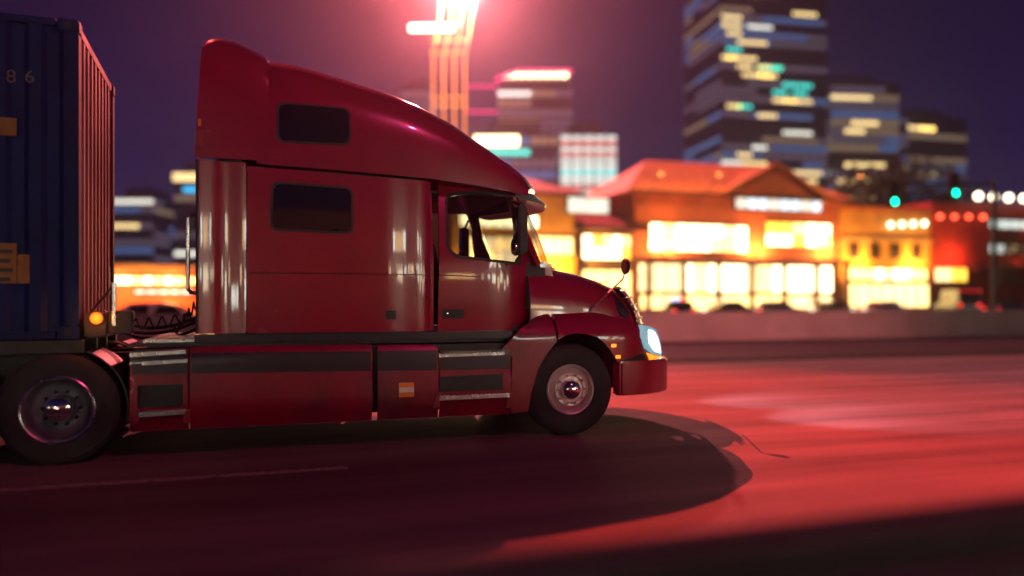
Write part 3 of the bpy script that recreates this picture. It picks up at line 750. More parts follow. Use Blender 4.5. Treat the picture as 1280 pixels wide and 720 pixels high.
corr(X1+.11, X0-.11, .036, .28, Z0+.07, Z1-.07, lambda t, o, z: (t, Y1-.014-o, z)).build('side_sheet', M['bluebox'], K)
corr(Y0+.16, Y1-.16, .045, .215, Z0+.09, Z1-.09, lambda t, o, z: (X0-.016-o, t, z)).build('end_sheet', M['endpaint'], K)
corr(Y0+.16, Y1-.16, .045, .215, Z0+.09, Z1-.09, lambda t, o, z: (X1+.016+o, t, z)).build('end_sheet', M['bluebox'], K)
MB().box(X1+.1, X0-.1, Y0+.05, Y1-.05, Z1-.03, Z1-.012).build('roof_sheet', M['bluebox'], K)
MB().box(X1+.1, X0-.1, Y0+.05, Y1-.05, Z0+.01, Z0+.05).build('floor', M['black'], K)
def text(body, size, loc, rot, m, parent, name, ext=.002):
    c = bpy.data.curves.new(name, 'FONT'); c.body = body; c.size = size; c.extrude = ext; c.align_x = 'CENTER'; c.align_y = 'CENTER'
    t = bpy.data.objects.new(name, c); COL.objects.link(t); bpy.context.view_layer.update()
    me = bpy.data.meshes.new_from_object(t.evaluated_get(bpy.context.evaluated_depsgraph_get()))
    bpy.data.objects.remove(t); me.name = name; me.materials.clear(); me.materials.append(m)
    o = bpy.data.objects.new(name, me); COL.objects.link(o); o.location = loc; o.rotation_euler = rot
    o.parent = parent; o.matrix_parent_inverse = parent.matrix_basis.inverted(); return o
for ch, px in (('8', -14), ('8', 10), ('6', 33)):
    x, z = onY(px, 95, Y0); text(ch, .17, (x, Y0+.004, z), (pi/2, 0, 0), M['white'], K, 'painted_digit')
for (a, b, c, d, nm) in ((-20, 17.0, 304, 354, 'yellow_placard'), (17.6, 33, 318, 354, 'yellow_placard'), (-8, 17, 147, 168, 'orange_placard')):
    (x0, z0), (x1, z1) = onY(a, d, Y0), onY(b, c, Y0)
    p = MB().box(x0, x1, Y0-.002, Y0+.012, z0, z1).build(nm, M['yellowsign'], K)
    if nm == 'yellow_placard' and b < 17.5:
        for k in range(4): MB().box(x0+.03, x1-.03-.02*(k % 2), Y0-.006, Y0-.001, z1-.06-.085*k-.035, z1-.06-.085*k).build('placard_line', M['black'], p)
MB().box(X0-.015, X0-.003, 1.98, 2.12, 1.62, 1.95).build('orange_placard', M['yellowsign'], K)

# the trailer stands a few degrees askew behind the cab
for o in (K, Q):
    a = R(3.2); d = Vector(o.location)-Vector((-5.9, 1.25, 0)); o.location = (-5.9-.05+d.x*cos(a)-d.y*sin(a), 1.25+d.x*sin(a)+d.y*cos(a), d.z); o.rotation_euler.z = a

# ------------------------------------------------------------------ street behind: shops with lit fronts
def emat(name, col, es, sample=False): return mat(name, tuple(min(.8, c) for c in col), .4, emit=col, es=es, nosample=not sample, scale=.9)
E = dict(warm=emat('lit_window_warm', (1, .62, .20), 4.5), white=emat('lit_window_white', (1, .80, .42), 7), cream=emat('lit_window_cream', (1, .70, .30), 3.2),
         yellow=emat('lit_window_yellow', (1, .55, .06), 3), teal=emat('lit_panel_teal', (.18, .85, .80), 1.6), pale=emat('lit_panel_pale', (.72, .90, .80), 1.3), blue=emat('lit_sign_blue', (.55, .85, 1), 2.0),
         pink=emat('neon_pink', (1, .03, .22), 2.6), redn=emat('neon_red', (1, .05, .04), 3), green=emat('signal_green', (.0, 1, .45), 11), bulb=emat('lamp_bulb', (1, .88, .6), 8), redbulb=emat('red_bulb', (1, .10, .04), 6),
         mastlit=emat('mast_lamplight', (1, .36, .07), 1.7), lampw=emat('lamp_panel', (1, .80, .55), 9), skyblue=emat('lit_sign_cyan', (.05, .55, 1), 2.0), tail=emat('tail_lamp', (1, .03, .02), 3), bluebeacon=emat('blue_beacon', (.02, .2, 1), 5))
W = dict(orange=mat('orange_plaster', (.50, .15, .06), .8, 0, .2, .8, .2, 20, dirt=.35), yellow=mat('yellow_plaster', (.58, .34, .08), .8, 0, .2, .8, .2, 20, dirt=.35),
         red=mat('red_plaster', (.36, .05, .035), .8, 0, .2, .8, .2, 20, dirt=.35), cream=mat('cream_plaster', (.55, .42, .26), .8, 0, .2, .8, .2, 20, dirt=.3),
         tile=mat('roof_tile', (.52, .22, .08), .6, 0, .3, 2, .3, 12, dirt=.3), dark=mat('dark_frame', (.04, .03, .03), .5, .2, .3, 4), maroon=mat('maroon_cloth', (.28, .03, .03), .8, 0, .2, 6))
WLAMP = []
def block(name, label, px0, px1, Y, h, depth, m, cat='building', group=None):
    x0, x1 = onY(px0, 375, Y)[0], onY(px1, 375, Y)[0]
    r = thing(name, label, cat, ((x0+x1)/2, Y+depth/2, .14), group=group)
    MB().box(x0, x1, Y, Y+depth, .14, h).build('wall', m, r)
    return r, x0, x1
def zat(px, py, Y): return onY(px, py, Y)[1]
PR = random.Random(41)
def lit_window(r, x0, x1, z0, z1, Y, cols, rows, me, name='window', fm=None, fw=.07):
    g = MB(); fm = fm or W['dark']
    g.box(x0-fw, x1+fw, Y-.14, Y-.002, z0-fw, z0).box(x0-fw, x1+fw, Y-.14, Y-.002, z1, z1+fw).box(x0-fw, x0, Y-.14, Y-.002, z0, z1).box(x1, x1+fw, Y-.14, Y-.002, z0, z1)
    for k in range(1, cols): a = x0+(x1-x0)*k/cols; g.box(a-.03, a+.03, Y-.12, Y-.004, z0, z1)
    for k in range(1, rows): a = z0+(z1-z0)*k/rows; g.box(x0, x1, Y-.11, Y-.006, a-.04, a+.04)
    fr = g.build(name, fm, r)
    for i in range(cols):
        for j in range(rows):
            a, b = x0+(x1-x0)*i/cols+.05, x0+(x1-x0)*(i+1)/cols-.05; c, d = z0+(z1-z0)*j/rows+.04, z0+(z1-z0)*(j+1)/rows-.04
            mm = PR.choice(me) if isinstance(me, list) else me
            MB().box(a, b, Y-.06, Y-.03, c, d).build('pane', mm, fr)
    return fr
def pxwin(r, px0, px1, py0, py1, Y, cols, rows, me, **k):
    x0, x1 = onY(px0, 375, Y)[0], onY(px1, 375, Y)[0]; pm = (px0+px1)/2
    return lit_window(r, x0, x1, zat(pm, py1, Y), zat(pm, py0, Y), Y, cols, rows, me, **k)
def hip_roof(r, x0, x1, y0, y1, z0, z1, ins, m, over=1.2, name='roof'):
    x0 -= over; x1 += over; y0 -= over; y1 += over; ym = (y0+y1)/2
    mb = MB(); a, b = x0+ins, x1-ins
    mb.add([(x0,y0,z0),(x1,y0,z0),(x1,y1,z0),(x0,y1,z0),(a,ym,z1),(b,ym,z1)], [(0,1,5,4),(1,2,5),(2,3,4,5),(3,0,4),(3,2,1,0)])
    o = mb.build(name, m, r)
    tl = MB(); n = int((x1-x0)/.55)
    for k in range(n+1):                      # tile ridges on the front slope
        x = x0+(x1-x0)*k/n
        t = min(1, (x-x0)/ins) if x < a else (min(1, (x1-x)/ins) if x > b else 1)
        if t < .05: continue
        tl.tube([(x, y0-.02, z0+.03), (x, y0+(ym-y0)*t, z0+(z1-z0)*t+.03)], .07, 5)
    stuff(tl.build('roof_tiles', m, o))
    MB().box(x0, x1, y0-.12, y0-.02, z0-.22, z0+.05).build('gutter', W['dark'], o)
    return o
def wash(r, x, Y, z, p, col, up=True):
    f = MB().box(x-.18, x+.18, Y-.55, Y-.20, z-.08, z+.08).box(x-.04, x+.04, Y-.24, Y, z-.04, z+.04).build('wall_lamp', W['dark'], r)
    l = lamp('wall_light', (x, Y-1.5, z+.15), p, col, .15, 'SPOT', (x, Y+1, z+(.9 if up else -.5)), 165, .3); l.parent = r; l.matrix_parent_inverse = r.matrix_basis.inverted()
def awning(r, x0, x1, Y, z, m, d=1.6, drop=.7):
    MB().add([(x0,Y-.01,z),(x1,Y-.01,z),(x1,Y-d,z-drop),(x0,Y-d,z-drop),(x0,Y-.01,z-.08),(x1,Y-.01,z-.08),(x1,Y-d,z-drop-.35),(x0,Y-d,z-drop-.35)],
             [(0,1,2,3),(3,2,6,7),(7,6,5,4),(0,3,7,4),(1,5,6,2)]).build('awning', m, r)

YB = 57.0
# yellow pavilion with a tiled hip roof, seen past the windscreen
r, x0, x1 = block('pavilion', 'yellow corner pavilion with tiled pyramid roof just past the cab roof', 566, 720, YB, zat(650, 243, YB), 11, W['yellow'])
zt = zat(650, 241, YB); hip_roof(r, x0, x1, YB, YB+11, zt, zat(655, 205, YB), (x1-x0)/2-.4, W['tile'], .8)
pxwin(r, 575, 672, 268, 284, YB, 7, 1, E['white'])
pxwin(r, 668, 716, 296, 318, YB, 4, 1, E['cream'])
pxwin(r, 575, 660, 296, 330, YB, 6, 2, [E['white'], E['cream'], E['pale']])
pxwin(r, 580, 715, 342, 384, YB, 9, 1, [E['white'], E['warm']])
for px in (600, 690): wash(r, onY(px, 0, YB)[0], YB, zat(px, 336, YB), 2700, (1, .42, .06))
# low shop between
r, x0, x1 = block('corner_shop', 'low cream fronted shop with red roof between the pavilion and the market hall', 724, 792, YB+1, zat(750, 282, YB), 10, W['cream'])
hip_roof(r, x0, x1, YB+1, YB+11, zat(750, 284, YB), zat(750, 250, YB), 3.0, W['maroon'], 1.2)
pxwin(r, 728, 788, 294, 324, YB+1, 5, 2, [E['white'], E['warm'], E['white'], E['yellow']])
pxwin(r, 728, 788, 338, 378, YB+1, 4, 1, [E['warm'], E['white']])
x0, x1 = onY(705, 0, YB+.2)[0], onY(758, 0, YB+.2)[0]
s = MB().box(x0, x1, YB-.5, YB-.2, zat(730, 268, YB), zat(730, 247, YB)).build('roof_sign', W['dark'], r)
MB().box(x0+.15, x1-.15, YB-.56, YB-.5, zat(730, 266.5, YB), zat(730, 248.5, YB)).build('sign_face', E['pale'], s)
# market hall
r, x0, x1 = block('market_hall', 'orange two storey market hall with bright windows and wide tiled roof', 794, 1046, YB, zat(920, 246, YB), 14, W['orange'])
hip_roof(r, x0, x1, YB, YB+14, zat(920, 246, YB), zat(930, 208, YB+7), 6.2, W['tile'], 1.4)
pxwin(r, 812, 934, 281, 314, YB, 8, 2, [E['white'], E['white'], E['warm'], E['cream'], E['white']])
pxwin(r, 957, 1038, 279, 308, YB, 5, 2, [E['white'], E['warm'], E['white'], E['yellow']])
pxwin(r, 798, 1040, 331, 365, YB, 15, 1, [E['white'], E['white'], E['warm'], E['cream'], E['white']])
pxwin(r, 800, 1038, 369, 386, YB, 9, 1, [E['warm'], E['cream']])
xa, xb = onY(917, 0, YB)[0], onY(1024, 0, YB)[0]
s = MB().box(xa, xb, YB-.3, YB-.003, zat(970, 264, YB), zat(970, 249, YB)).build('shop_sign', W['dark'], r)
n = 8
for k in range(n): MB().box(xa+(xb-xa)*k/n+.1, xa+(xb-xa)*(k+1)/n-.1, YB-.36, YB-.3, zat(970, 262.5, YB), zat(970, 250.5, YB)).build('sign_panel', E['blue'] if k % 3 else E['pale'], s)
# dormer gable on the roof
xm = onY(962, 0, YB)[0]; zg0, zg1 = zat(965, 243, YB), zat(965, 209, YB)
g = MB().prism([(xm-5.6, zg0), (xm+5.6, zg0), (xm, zg1)], YB-.9, YB+6).build('gable', W['orange'], r)
for sg in (-1, 1):
    MB().add([(xm, YB-1.5, zg1+.25), (xm+sg*6.6, YB-1.5, zg0-.35), (xm+sg*6.6, YB+6.5, zg0-.35), (xm, YB+6.5, zg1+.25), (xm, YB-1.5, zg1-.05), (xm+sg*6.6, YB-1.5, zg0-.65), (xm+sg*6.6, YB+6.5, zg0-.65), (xm, YB+6.5, zg1-.05)],
             [(0,1,2,3),(7,6,5,4),(0,4,5,1),(1,5,6,2),(2,6,7,3),(3,7,4,0)]).build('gable_roof', W['tile'], g)
MB().box(x0-.3, x1+.3, YB-2.2, YB-.003, zat(920, 328, YB), zat(920, 324, YB)).build('canopy', W['orange'], r)
for k in range(7): x = x0+.4+(x1-x0-.8)*k/6; MB().box(x-.2, x+.2, YB-2.1, YB-1.7, .14, zat(920, 328.5, YB)).build('column', W['orange'], r)
for px in (830, 945, 1030): wash(r, onY(px, 0, YB)[0], YB, zat(px, 318, YB), 2600, (1, .36, .09))
for px in (800, 870, 1040): 
    l = lamp('roof_light', (onY(px, 0, YB)[0], YB-4.2, zat(px, 246, YB)+1.8), 1500, (1, .36, .07), .15, 'SPOT', (onY(px, 0, YB)[0], YB+3, zat(px, 246, YB)+1), 160, .3); l.parent = r; l.matrix_parent_inverse = r.matrix_basis.inverted()
    MB().tube([(l.location.x, YB-.05, zat(px, 246, YB)-.6), (l.location.x, YB-3.9, zat(px, 246, YB)+1.4)], .05, 6).box(l.location.x-.25, l.location.x+.25, YB-4.1, YB-3.8, zat(px, 246, YB)+1.35, zat(px, 246, YB)+1.6).build('floodlight', W['dark'], r)
# yellow block
r, x0, x1 = block('yellow_block', 'plain yellow building with a row of small round lamps right of the market hall', 1049, 1163, YB+1, zat(1100, 262, YB), 13, W['yellow'])
MB().box(x0-.2, x1+.2, YB+.7, YB+14.2, zat(1100, 262, YB)+.003, zat(1100, 257, YB)).build('parapet', W['orange'], r)
MB().box(x0, x1, YB+.75, YB+.997, zat(1100, 300, YB), zat(1100, 297, YB)).build('ledge', W['cream'], r)
for k in range(4):
    x = onY(1110+14*k, 0, YB+1)[0]; z = zat(1130, 281-1.2*k, YB)
    MB().lathe([(0, -.28), (.18, -.22), (.25, 0), (.18, .22), (0, .28)], (x, YB+.6, z), 14, 'z').build('globe_lamp', E['bulb'], r, smooth=True)
pxwin(r, 1060, 1158, 336, 350, YB+1, 9, 1, [E['white'], E['warm']])
pxwin(r, 1056, 1160, 355, 384, YB+1, 7, 1, [E['yellow'], E['cream'], E['warm']])
for k in range(4):
    a = onY(1062+26*k, 0, YB+1)[0]; lit_window(r, a, a+1.1, zat(1100, 322, YB), zat(1100, 304, YB), YB+1, 2, 2, W['dark'])
for px in (1070, 1140): wash(r, onY(px, 0, YB+1)[0], YB+1, zat(px, 331, YB), 1950, (1, .40, .07))
# red block
r, x0, x1 = block('red_block', 'dark red building with strings of bulbs at the right edge of the street', 1165, 1420, YB+1, zat(1220, 253, YB), 13, W['red'])
for k in range(11):
    x = onY(1226+19*k, 0, YB)[0]; MB().lathe([(0, -.42), (.28, -.32), (.40, 0), (.28, .32), (0, .42)], (x, YB+.3, zat(1250, 246, YB)), 14, 'z').build('globe_lamp', E['bulb'], r, smooth=True)
MB().box(onY(1218, 0, YB)[0], x1, YB+.2, YB+.4, zat(1250, 251, YB)-.08, zat(1250, 251, YB)+.04).build('bulb_rail', W['dark'], r)
for k in range(4):
    x = onY(1181+18*k, 0, YB)[0]; MB().lathe([(0, -.26), (.2, -.2), (.28, 0), (.2, .2), (0, .26)], (x, YB+.6, zat(1205, 271-.6*k, YB)), 14, 'z').build('red_globe_lamp', E['redbulb'], r, smooth=True)
pxwin(r, 1236, 1300, 276, 286, YB+1, 5, 1, [E['pale'], E['cream']])
pxwin(r, 1236, 1300, 306, 317, YB+1, 5, 1, [E['pale'], E['cream']])
pxwin(r, 1168, 1208, 335, 352, YB+1, 4, 1, [E['cream'], E['yellow']])
awning(r, onY(1215, 0, YB)[0], x1, YB+1, zat(1250, 330, YB), W['maroon'])
for px in (1190, 1290): wash(r, onY(px, 0, YB+1)[0], YB+1, zat(px, 322, YB), 700, (1, .14, .05))
# low orange diner seen through the gap behind the cab
YD = 42.0
r, x0, x1 = block('diner', 'low orange diner with glowing window strip behind the gap after the cab', 96, 330, YD, zat(190, 336, YD), 10, W['orange'])
pxwin(r, 138, 318, 346, 356, YD, 14, 1, [E['white'], E['warm']])
MB().box(x0-.3, x1+.3, YD-1.4, YD-.003, zat(190, 341, YD), zat(190, 337, YD)).build('canopy', W['tile'], r)
MB().box(x0-.1, x1+.1, YD-.1, YD+10.1, zat(190, 336, YD)+.003, zat(190, 331, YD)).build('parapet', W['cream'], r)
pxwin(r, 168, 240, 363, 367, YD, 5, 1, E['blue'], fw=.06)
for px in (150, 215): wash(r, onY(px, 0, YD)[0], YD, zat(px, 358, YD), 1260, (1, .20, .06))
l = lamp('canopy_light', (onY(190, 0, YD)[0], YD-3.0, zat(190, 331, YD)+1.2), 900, (1, .36, .07), .15, 'SPOT', (onY(190, 0, YD)[0], YD+3, zat(190, 331, YD)-.5), 160, .3); l.parent = r; l.matrix_parent_inverse = r.matrix_basis.inverted()

# ------------------------------------------------------------------ towers of the skyline
TB = [mat('tower_glass_blue', (.045, .06, .16), .35, .2, .3, .2), mat('tower_stone', (.10, .08, .12), .7, 0, .3, .2)]
DIM = [emat('dim_window_a', (.34, .28, .42), .30), emat('dim_window_b', (.60, .44, .28), .42), emat('dim_window_c', (.12, .26, .60), .6), emat('dim_window_d', (.45, .45, .60), .18)]
TL = [emat('bright_window_warm', (1, .72, .30), 2.4), emat('bright_window_teal', (.05, .85, .70), 2.0), emat('bright_window_white', (.95, .95, .8), 2.0)]
def tower(name, label, px0, px1, pytop, t, depth, rot, body, nb, seed, fl=3.9, cell=3.2, dens=.5, bright=None, pybase=None):
    rnd = random.Random(seed); w = (px1-px0)/F*t; c = at((px0+px1)/2, t); h = CZ+t*(H0-pytop)/F
    r = thing(name, label, 'tower', (c[0], c[1], 0), -PSI+rot, 'towers of the skyline')
    local(MB().box(-w/2, w/2, 0, depth, 0, h).build('wall', TB[body]), r)
    local(MB().box(-w/2+w*.2, w/2-w*.2, depth*.2, depth*.8, h+.003, h+5).build('plant_room', TB[1]), r)
    nf = int(h/fl); g = MB(); d = MB(); d2 = []
    for k in range(1, nf+1): g.box(-w/2-.35, w/2+.35, -.35, depth+.35, k*fl-.35, k*fl+.15)
    local(stuff(g.build('floor_bands', TB[1])), r)
    nc = max(3, int(w/cell)); ns = max(2, int(depth/cell)); cells = []
    for k in range(nf):                       # lit stretches run along the floors
        lit = rnd.random() < dens+.3
        for sd, m_ in ((0, nc), (1, ns)):
            j = 0
            while j < m_:
                ln = rnd.randint(3, 12); c_ = rnd.choice((0, 0, 1, 2, 2, 3))
                if lit and rnd.random() < dens+.28: cells += [(sd, k, q_, c_) for q_ in range(j, min(m_, j+ln))]
                j += ln
    def pane(mb, s, k, j, span=1):
        z0, z1 = k*fl+.5, k*fl+fl-.75
        if s == 0: a = -w/2+w*j/nc; mb.box(a+.25, a+w/nc*span-.25, -.12, -.02, z0, z1)
        else:
            a = depth*j/ns
            for sx in (-1, 1): mb.box(min(sx*(w/2+.02), sx*(w/2+.12)), max(sx*(w/2+.02), sx*(w/2+.12)), a+.25, a+depth/ns-.25, z0, z1)
    for s, k, j, c_ in cells: d.cur = c_; pane(d, s, k, j)
    local(stuff(d.build('windows', DIM, recalc=False)), r)
    zmin = 4
    for q in range(nb):
        k = rnd.randrange(max(0, int(nf*.12)), nf); j = rnd.randrange(0, max(1, nc-6)); m = MB(); sp = rnd.choice((3, 4, 5, 6))
        for i in range(sp): m.box(-w/2+w*(j+i)/nc+.2, -w/2+w*(j+i+1)/nc-.2, -.18, -.06, k*fl+.8, k*fl+fl-1.2)
        local(m.build('lit_window', TL[bright[q % len(bright)]] if bright else TL[0]), r)
    return r, w, h, c
TW = [tower('skyscraper', 'tallest tower with scattered warm lit windows, cut by the top of the frame', 897, 1040, -40, 330, 40, R(10), 0, 46, 3, fl=3.5, cell=2.3, bright=[0, 0, 1, 0, 2, 0, 0])]
TW += [tower('office_tower', 'grey office tower close right of the tallest tower', 1036, 1126, 103, 350, 36, R(6), 1, 9, 5, bright=[0])]
TW += [tower('office_tower', 'shorter dim office tower furthest right in the skyline', 1128, 1216, 146, 380, 40, R(14), 1, 5, 8, bright=[0], dens=.4)]
TC = tower('crowned_tower', 'tower with glowing white and pink slanted crown above the cab', 622, 716, 100, 300, 30, R(0), 1, 7, 11, bright=[1, 2, 0], dens=.65)
r, w, h, c = TC
top = CZ+300*(H0-83)/F
cr = local(MB().add([(-w/2-.2, -.3, h), (w/2+.2, -.3, h), (w/2, 8, top), (-w/2+9, 8, top), (-w/2-.2, 30.3, h), (w/2+.2, 30.3, h)], [(0,1,2,3),(0,3,4),(1,5,2),(3,2,5,4),(4,5,1,0)]).build('crown', TB[1]), r)
sl = Vector((0, 8.3, top-h)).normalized()
for k in range(8):
    a = -w/2+1.0+k*(w-2)/8; b = a+(w-2)/8-.9
    y0, z0, y1, z1 = 1.0, h+.35+(top-h)*.14, 6.6, h+.35+(top-h)*.80; sh = 7.0*(1-k/8)*.8
    cp = MB().add([(a, y0-.25, z0+.1), (b, y0-.25, z0+.1), (b+sh*.6, y1-.25, z1+.1), (a+sh*.6, y1-.25, z1+.1)], [(0, 1, 2, 3)]).build('crown_panel', E['white']); local(cp, cr)
local(MB().tube([(-w/2-.3, -.6, h), (-w/2+8.8, 7.8, top+.4), (w/2+.3, 7.8, top+.4)], .75, 8).build('crown_neon', E['pink']), cr)
for py, a, b in ((96.5, 585, 630), (130, 588, 630)):
    p0, p1 = at(a, 290, py), at(b, 290, py); 
    r2 = tag(MB().tube([p0, p1], .35, 8).build('neon_line', E['pink']), 'thin pink neon line left of the crowned tower, %s of the pair' % ('upper' if py < 100 else 'lower'), 'neon line', 'pink neon lines beside the crowned tower') if False else None
    z = p0[2]; local(MB().tube([(-w/2-13.5 if a == 585 else -w/2-12.5, 2, z), (-w/2-.02, 2, z)], .3, 8).build('neon_outrigger', E['pink']), r)
# white striped block
t = 240
r, w, h, c = tower('panel_block', 'square block with glowing white panels and red bands', 700, 771, 168, t, 26, R(0), 1, 0, 21, dens=.1)
for k, (a, b, mm) in enumerate(((170, 176, 'pale'), (177, 182, 'redn'), (184, 190, 'pale'), (191, 195, 'redn'), (197, 203, 'pale'), (205, 212, 'pale'), (213, 218, 'teal'), (219, 225, 'pale'), (226, 231, 'pale'), (233, 238, 'redn'), (239, 243, 'pale'))):
    z1, z0 = CZ+t*(H0-a)/F, CZ+t*(H0-b)/F
    for j in range(5): local(MB().box(-w/2+w*j/5+.25, -w/2+w*(j+1)/5-.25, -.55, -.4, z0, z1).build('light_panel', emat('band_red', (1, .22, .18), .9) if mm == 'redn' and k == 1 and j == 0 else (E['pale'] if mm == 'pale' else (E['teal'] if mm == 'teal' else bpy.data.materials['band_red']))), r)
t = 260
r, w, h, c = tower('teal_block', 'low office block with teal and white light bands beside the crowned tower', 592, 698, 166, t, 24, R(0), 0, 10, 23, bright=[1, 2, 1], dens=.6)
for j in range(6):
    z1, z0 = CZ+t*(H0-170)/F, CZ+t*(H0-183)/F
    local(MB().box(-w/2+j*2.6+.2, -w/2+j*2.6+2.5, -.6, -.45, z0, z1).build('light_panel', E['white']), r)
tower('office_tower', 'distant dim tower directly right of the container', 139, 192, 246, 360, 30, R(0), 0, 3, 31, bright=[0, 2], dens=.3)
t = 320
r, w, h, c = tower('blue_tower', 'slim blue tower with yellow striped top beside the sleeper back', 218, 262, 216, t, 16, R(0), 0, 1, 33, bright=[2], dens=.3)
for a in (217, 220.5, 224): z = CZ+t*(H0-a)/F; local(MB().box(-w/2-.4, w/2+.4, -.7, -.4, z-.75, z).build('light_strip', E['cream']), r)
z = CZ+t*(H0-240)/F; local(MB().box(-w/2+4, w/2, -.6, -.4, z, z+2).build('sign', E['skyblue']), r)
tower('office_tower', 'dim tower half hidden behind the roof fairing and light mast', 500, 538, 108, 330, 26, R(0), 1, 3, 35, bright=[0], dens=.6)
tower('office_tower', 'low broad block between the panel block and the tallest tower', 772, 872, 262, 300, 30, R(4), 1, 4, 37, bright=[0, 2], dens=.4)

# ------------------------------------------------------------------ lamps and masts
c = at(562, 100); L = thing('light_mast', 'tall lamp mast behind the cab roof, its lamplight painted as four amber strips', 'light mast', (c[0], c[1], 0))  # one lamp-lit pole; the lamplight is put into the strips' glowing colour
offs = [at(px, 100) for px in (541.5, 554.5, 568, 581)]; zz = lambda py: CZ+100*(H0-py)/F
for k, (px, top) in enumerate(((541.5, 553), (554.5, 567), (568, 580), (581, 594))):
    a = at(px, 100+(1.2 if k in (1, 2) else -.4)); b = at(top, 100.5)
    MB().tube([(a[0], a[1], 0), (a[0], a[1], zz(66)), (a[0]*.6+b[0]*.4, a[1]*.6+b[1]*.4, zz(48)), (b[0], b[1], zz(-6))], .12, 10).build('tube', E['mastlit'], L, smooth=True)
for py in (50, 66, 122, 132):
    a, b = at(538, 99.6, py), at(584, 99.6, py); MB().tube([a, b], .09, 8).build('cross_ring', E['mastlit'], L, smooth=True)
a, b = at(512, 98.6, 35), at(567, 99, 35)
hb = MB().tube([a, b], .42, 10).build('lamp_bar', E['lampw'], L, smooth=True)
MB().tube([(a[0], a[1], a[2]+.5), (b[0]+1.2, b[1], b[2]+.5)], .2, 8).build('lamp_hood', W['dark'], hb)
g = Vector(GLOW); MB().lathe([(0, 1.2), (1.8, 1.0), (2.5, .0), (2.5, -.3), (0, -.3)], (g.x, g.y, g.z+1.6), 20, 'z').build('lamp_shade', W['dark'], L, smooth=True)
l = lamp('mast_light', GLOW, GLOWP, GLOWC, .9); l.parent = L; l.matrix_parent_inverse = L.matrix_basis.inverted()
l = lamp('container_fill', (GLOW[0]-1.5, GLOW[1]-1.5, GLOW[2]-.6), 150000, (1, .09, .06), .4, 'SPOT', (-5.3, 1.0, 3.6), 5, .6); l.parent = L; l.matrix_parent_inverse = L.matrix_basis.inverted()  # added spot without a fitting, brightens the container's front end
# tall street lamp whose arm reaches over the road: the shadow of the truck comes from here
def street_lamp(label, px, py_, head, power, col, kind, target, group=None, ang=150, blend=.5, name='street_lamp'):
    r = thing(name, label, 'street lamp', (px, py_, 0), group=group); z = head[2]
    MB().tube([(px, py_, 0), (px, py_, z*.5), (px, py_, z+.3)], [.14, .11, .07], 12).build('pole', M['galv'], r, smooth=True)
    MB().box(px-.25, px+.25, py_-.25, py_+.25, 0, .05).build('base_plate', M['galv'], r)
    MB().tube([(px, py_, z-.2), ((px+head[0])/2, (py_+head[1])/2, z+.45), (head[0], head[1], z+.32)], [.06, .05, .045], 10).build('arm', M['galv'], r, smooth=True)
    hd_ = MB().lathe([(0, .30), (.16, .26), (.30, .10), (.32, .02), (0, .02)], head, 20, 'z').build('lamp_head', W['dark'], r, smooth=True)
    MB().lathe([(0, .0), (.24, .0), (.24, .012), (0, .012)], head, 20, 'z').build('lamp_lens', E['lampw'], hd_)
    l = lamp('street_light', (head[0], head[1], head[2]-.35), power, col, .2, kind, target, ang, blend); l.parent = r; l.matrix_parent_inverse = r.matrix_basis.inverted()
    return r
street_lamp('very tall street lamp far beyond the left edge, flooding the road', KEY[0]-2.0, KEY[1]+.3, (KEY[0], KEY[1], KEY[2]+.35), KEYP, KEYC, 'SPOT', (1.5, 2.0, 0), ang=19, blend=1.0)
sl_ = bpy.data.objects['street_light']; sl_.data.shadow_soft_size = .014; sl_.location.z = KEY[2]; hd0 = bpy.data.objects['lamp_head']
kx = KEY[0]+(-1.95-KEY[0])*.8/KEY[2]; ky = KEY[1]+(-3.0-KEY[1])*.8/KEY[2]
MB().box(kx-1.3, kx, ky-.7, ky+.7, KEY[2]-.815, KEY[2]-.80).box(kx-1.3, kx-1.28, ky-.03, ky+.03, KEY[2]-.80, KEY[2]+.40).build('light_blocker', W['dark'], hd0)  # added unseen plate, stops the lamp's beam through the gap behind the cab
bpy.data.objects['light_blocker'].matrix_parent_inverse = Matrix()
street_lamp('roadside lamp on the near side of the road, left behind the viewer', 3, -15.0, (3, -13.2, 13.0), NEARP, NEARC, 'POINT', None)
street_lamp('roadside lamp on the near side of the road, right behind the viewer', 14, -15.0, (14, -13.2, 8.5), 26000, (1.0, .24, .27), 'SPOT', (12, 9.5, .8), ang=50, blend=1.0)
# shop row across the road: what the truck's paint reflects
r = thing('shop_row', 'long low shop row facing the truck from across the road', 'building', (0, -45, 0))
MB().box(-60, 60, -57, -45, 0, 9.0).build('wall', W['cream'], r)
SH = [emat('shop_glow_cream', (1, .82, .52), 17), emat('shop_glow_white', (.85, 1, .92), 20), emat('shop_glow_amber', (1, .62, .25), 13)]
q = 0
for x, w_, z0, z1 in ((-54, 6, 1, 3), (-46, 4, 2, 4.4), (-38, 5, 1, 2.6), (-30, 3, 2.6, 4.2), (-22, 5, 1.2, 3.4), (-13, 3, 2.4, 4.2), (8.5, 3.2, 2.9, 3.9), (13, 2.2, 3.0, 3.8), (17, 5.5, 2.2, 4.0), (25, 4, 1.2, 3.6), (31, 6, 2.4, 4.6), (40, 4, 1, 3), (47, 6, 2, 4.4), (14, 8, 5.4, 7.4), (27, 5, 5.4, 7.4), (-26, 7, 5.4, 7.4)):
    fr = MB().box(x-.15, x+w_+.15, -45.0+.002, -44.9, z0-.15, z1+.15).build('window', W['dark'], r)
    n = int(w_/1.3)+1; q += 1
    for i in range(n): MB().box(x+w_*i/n+.06, x+w_*(i+1)/n-.06, -44.9+.002, -44.86, z0, z1).build('pane', SH[(q*2+i//2) % 3], fr)
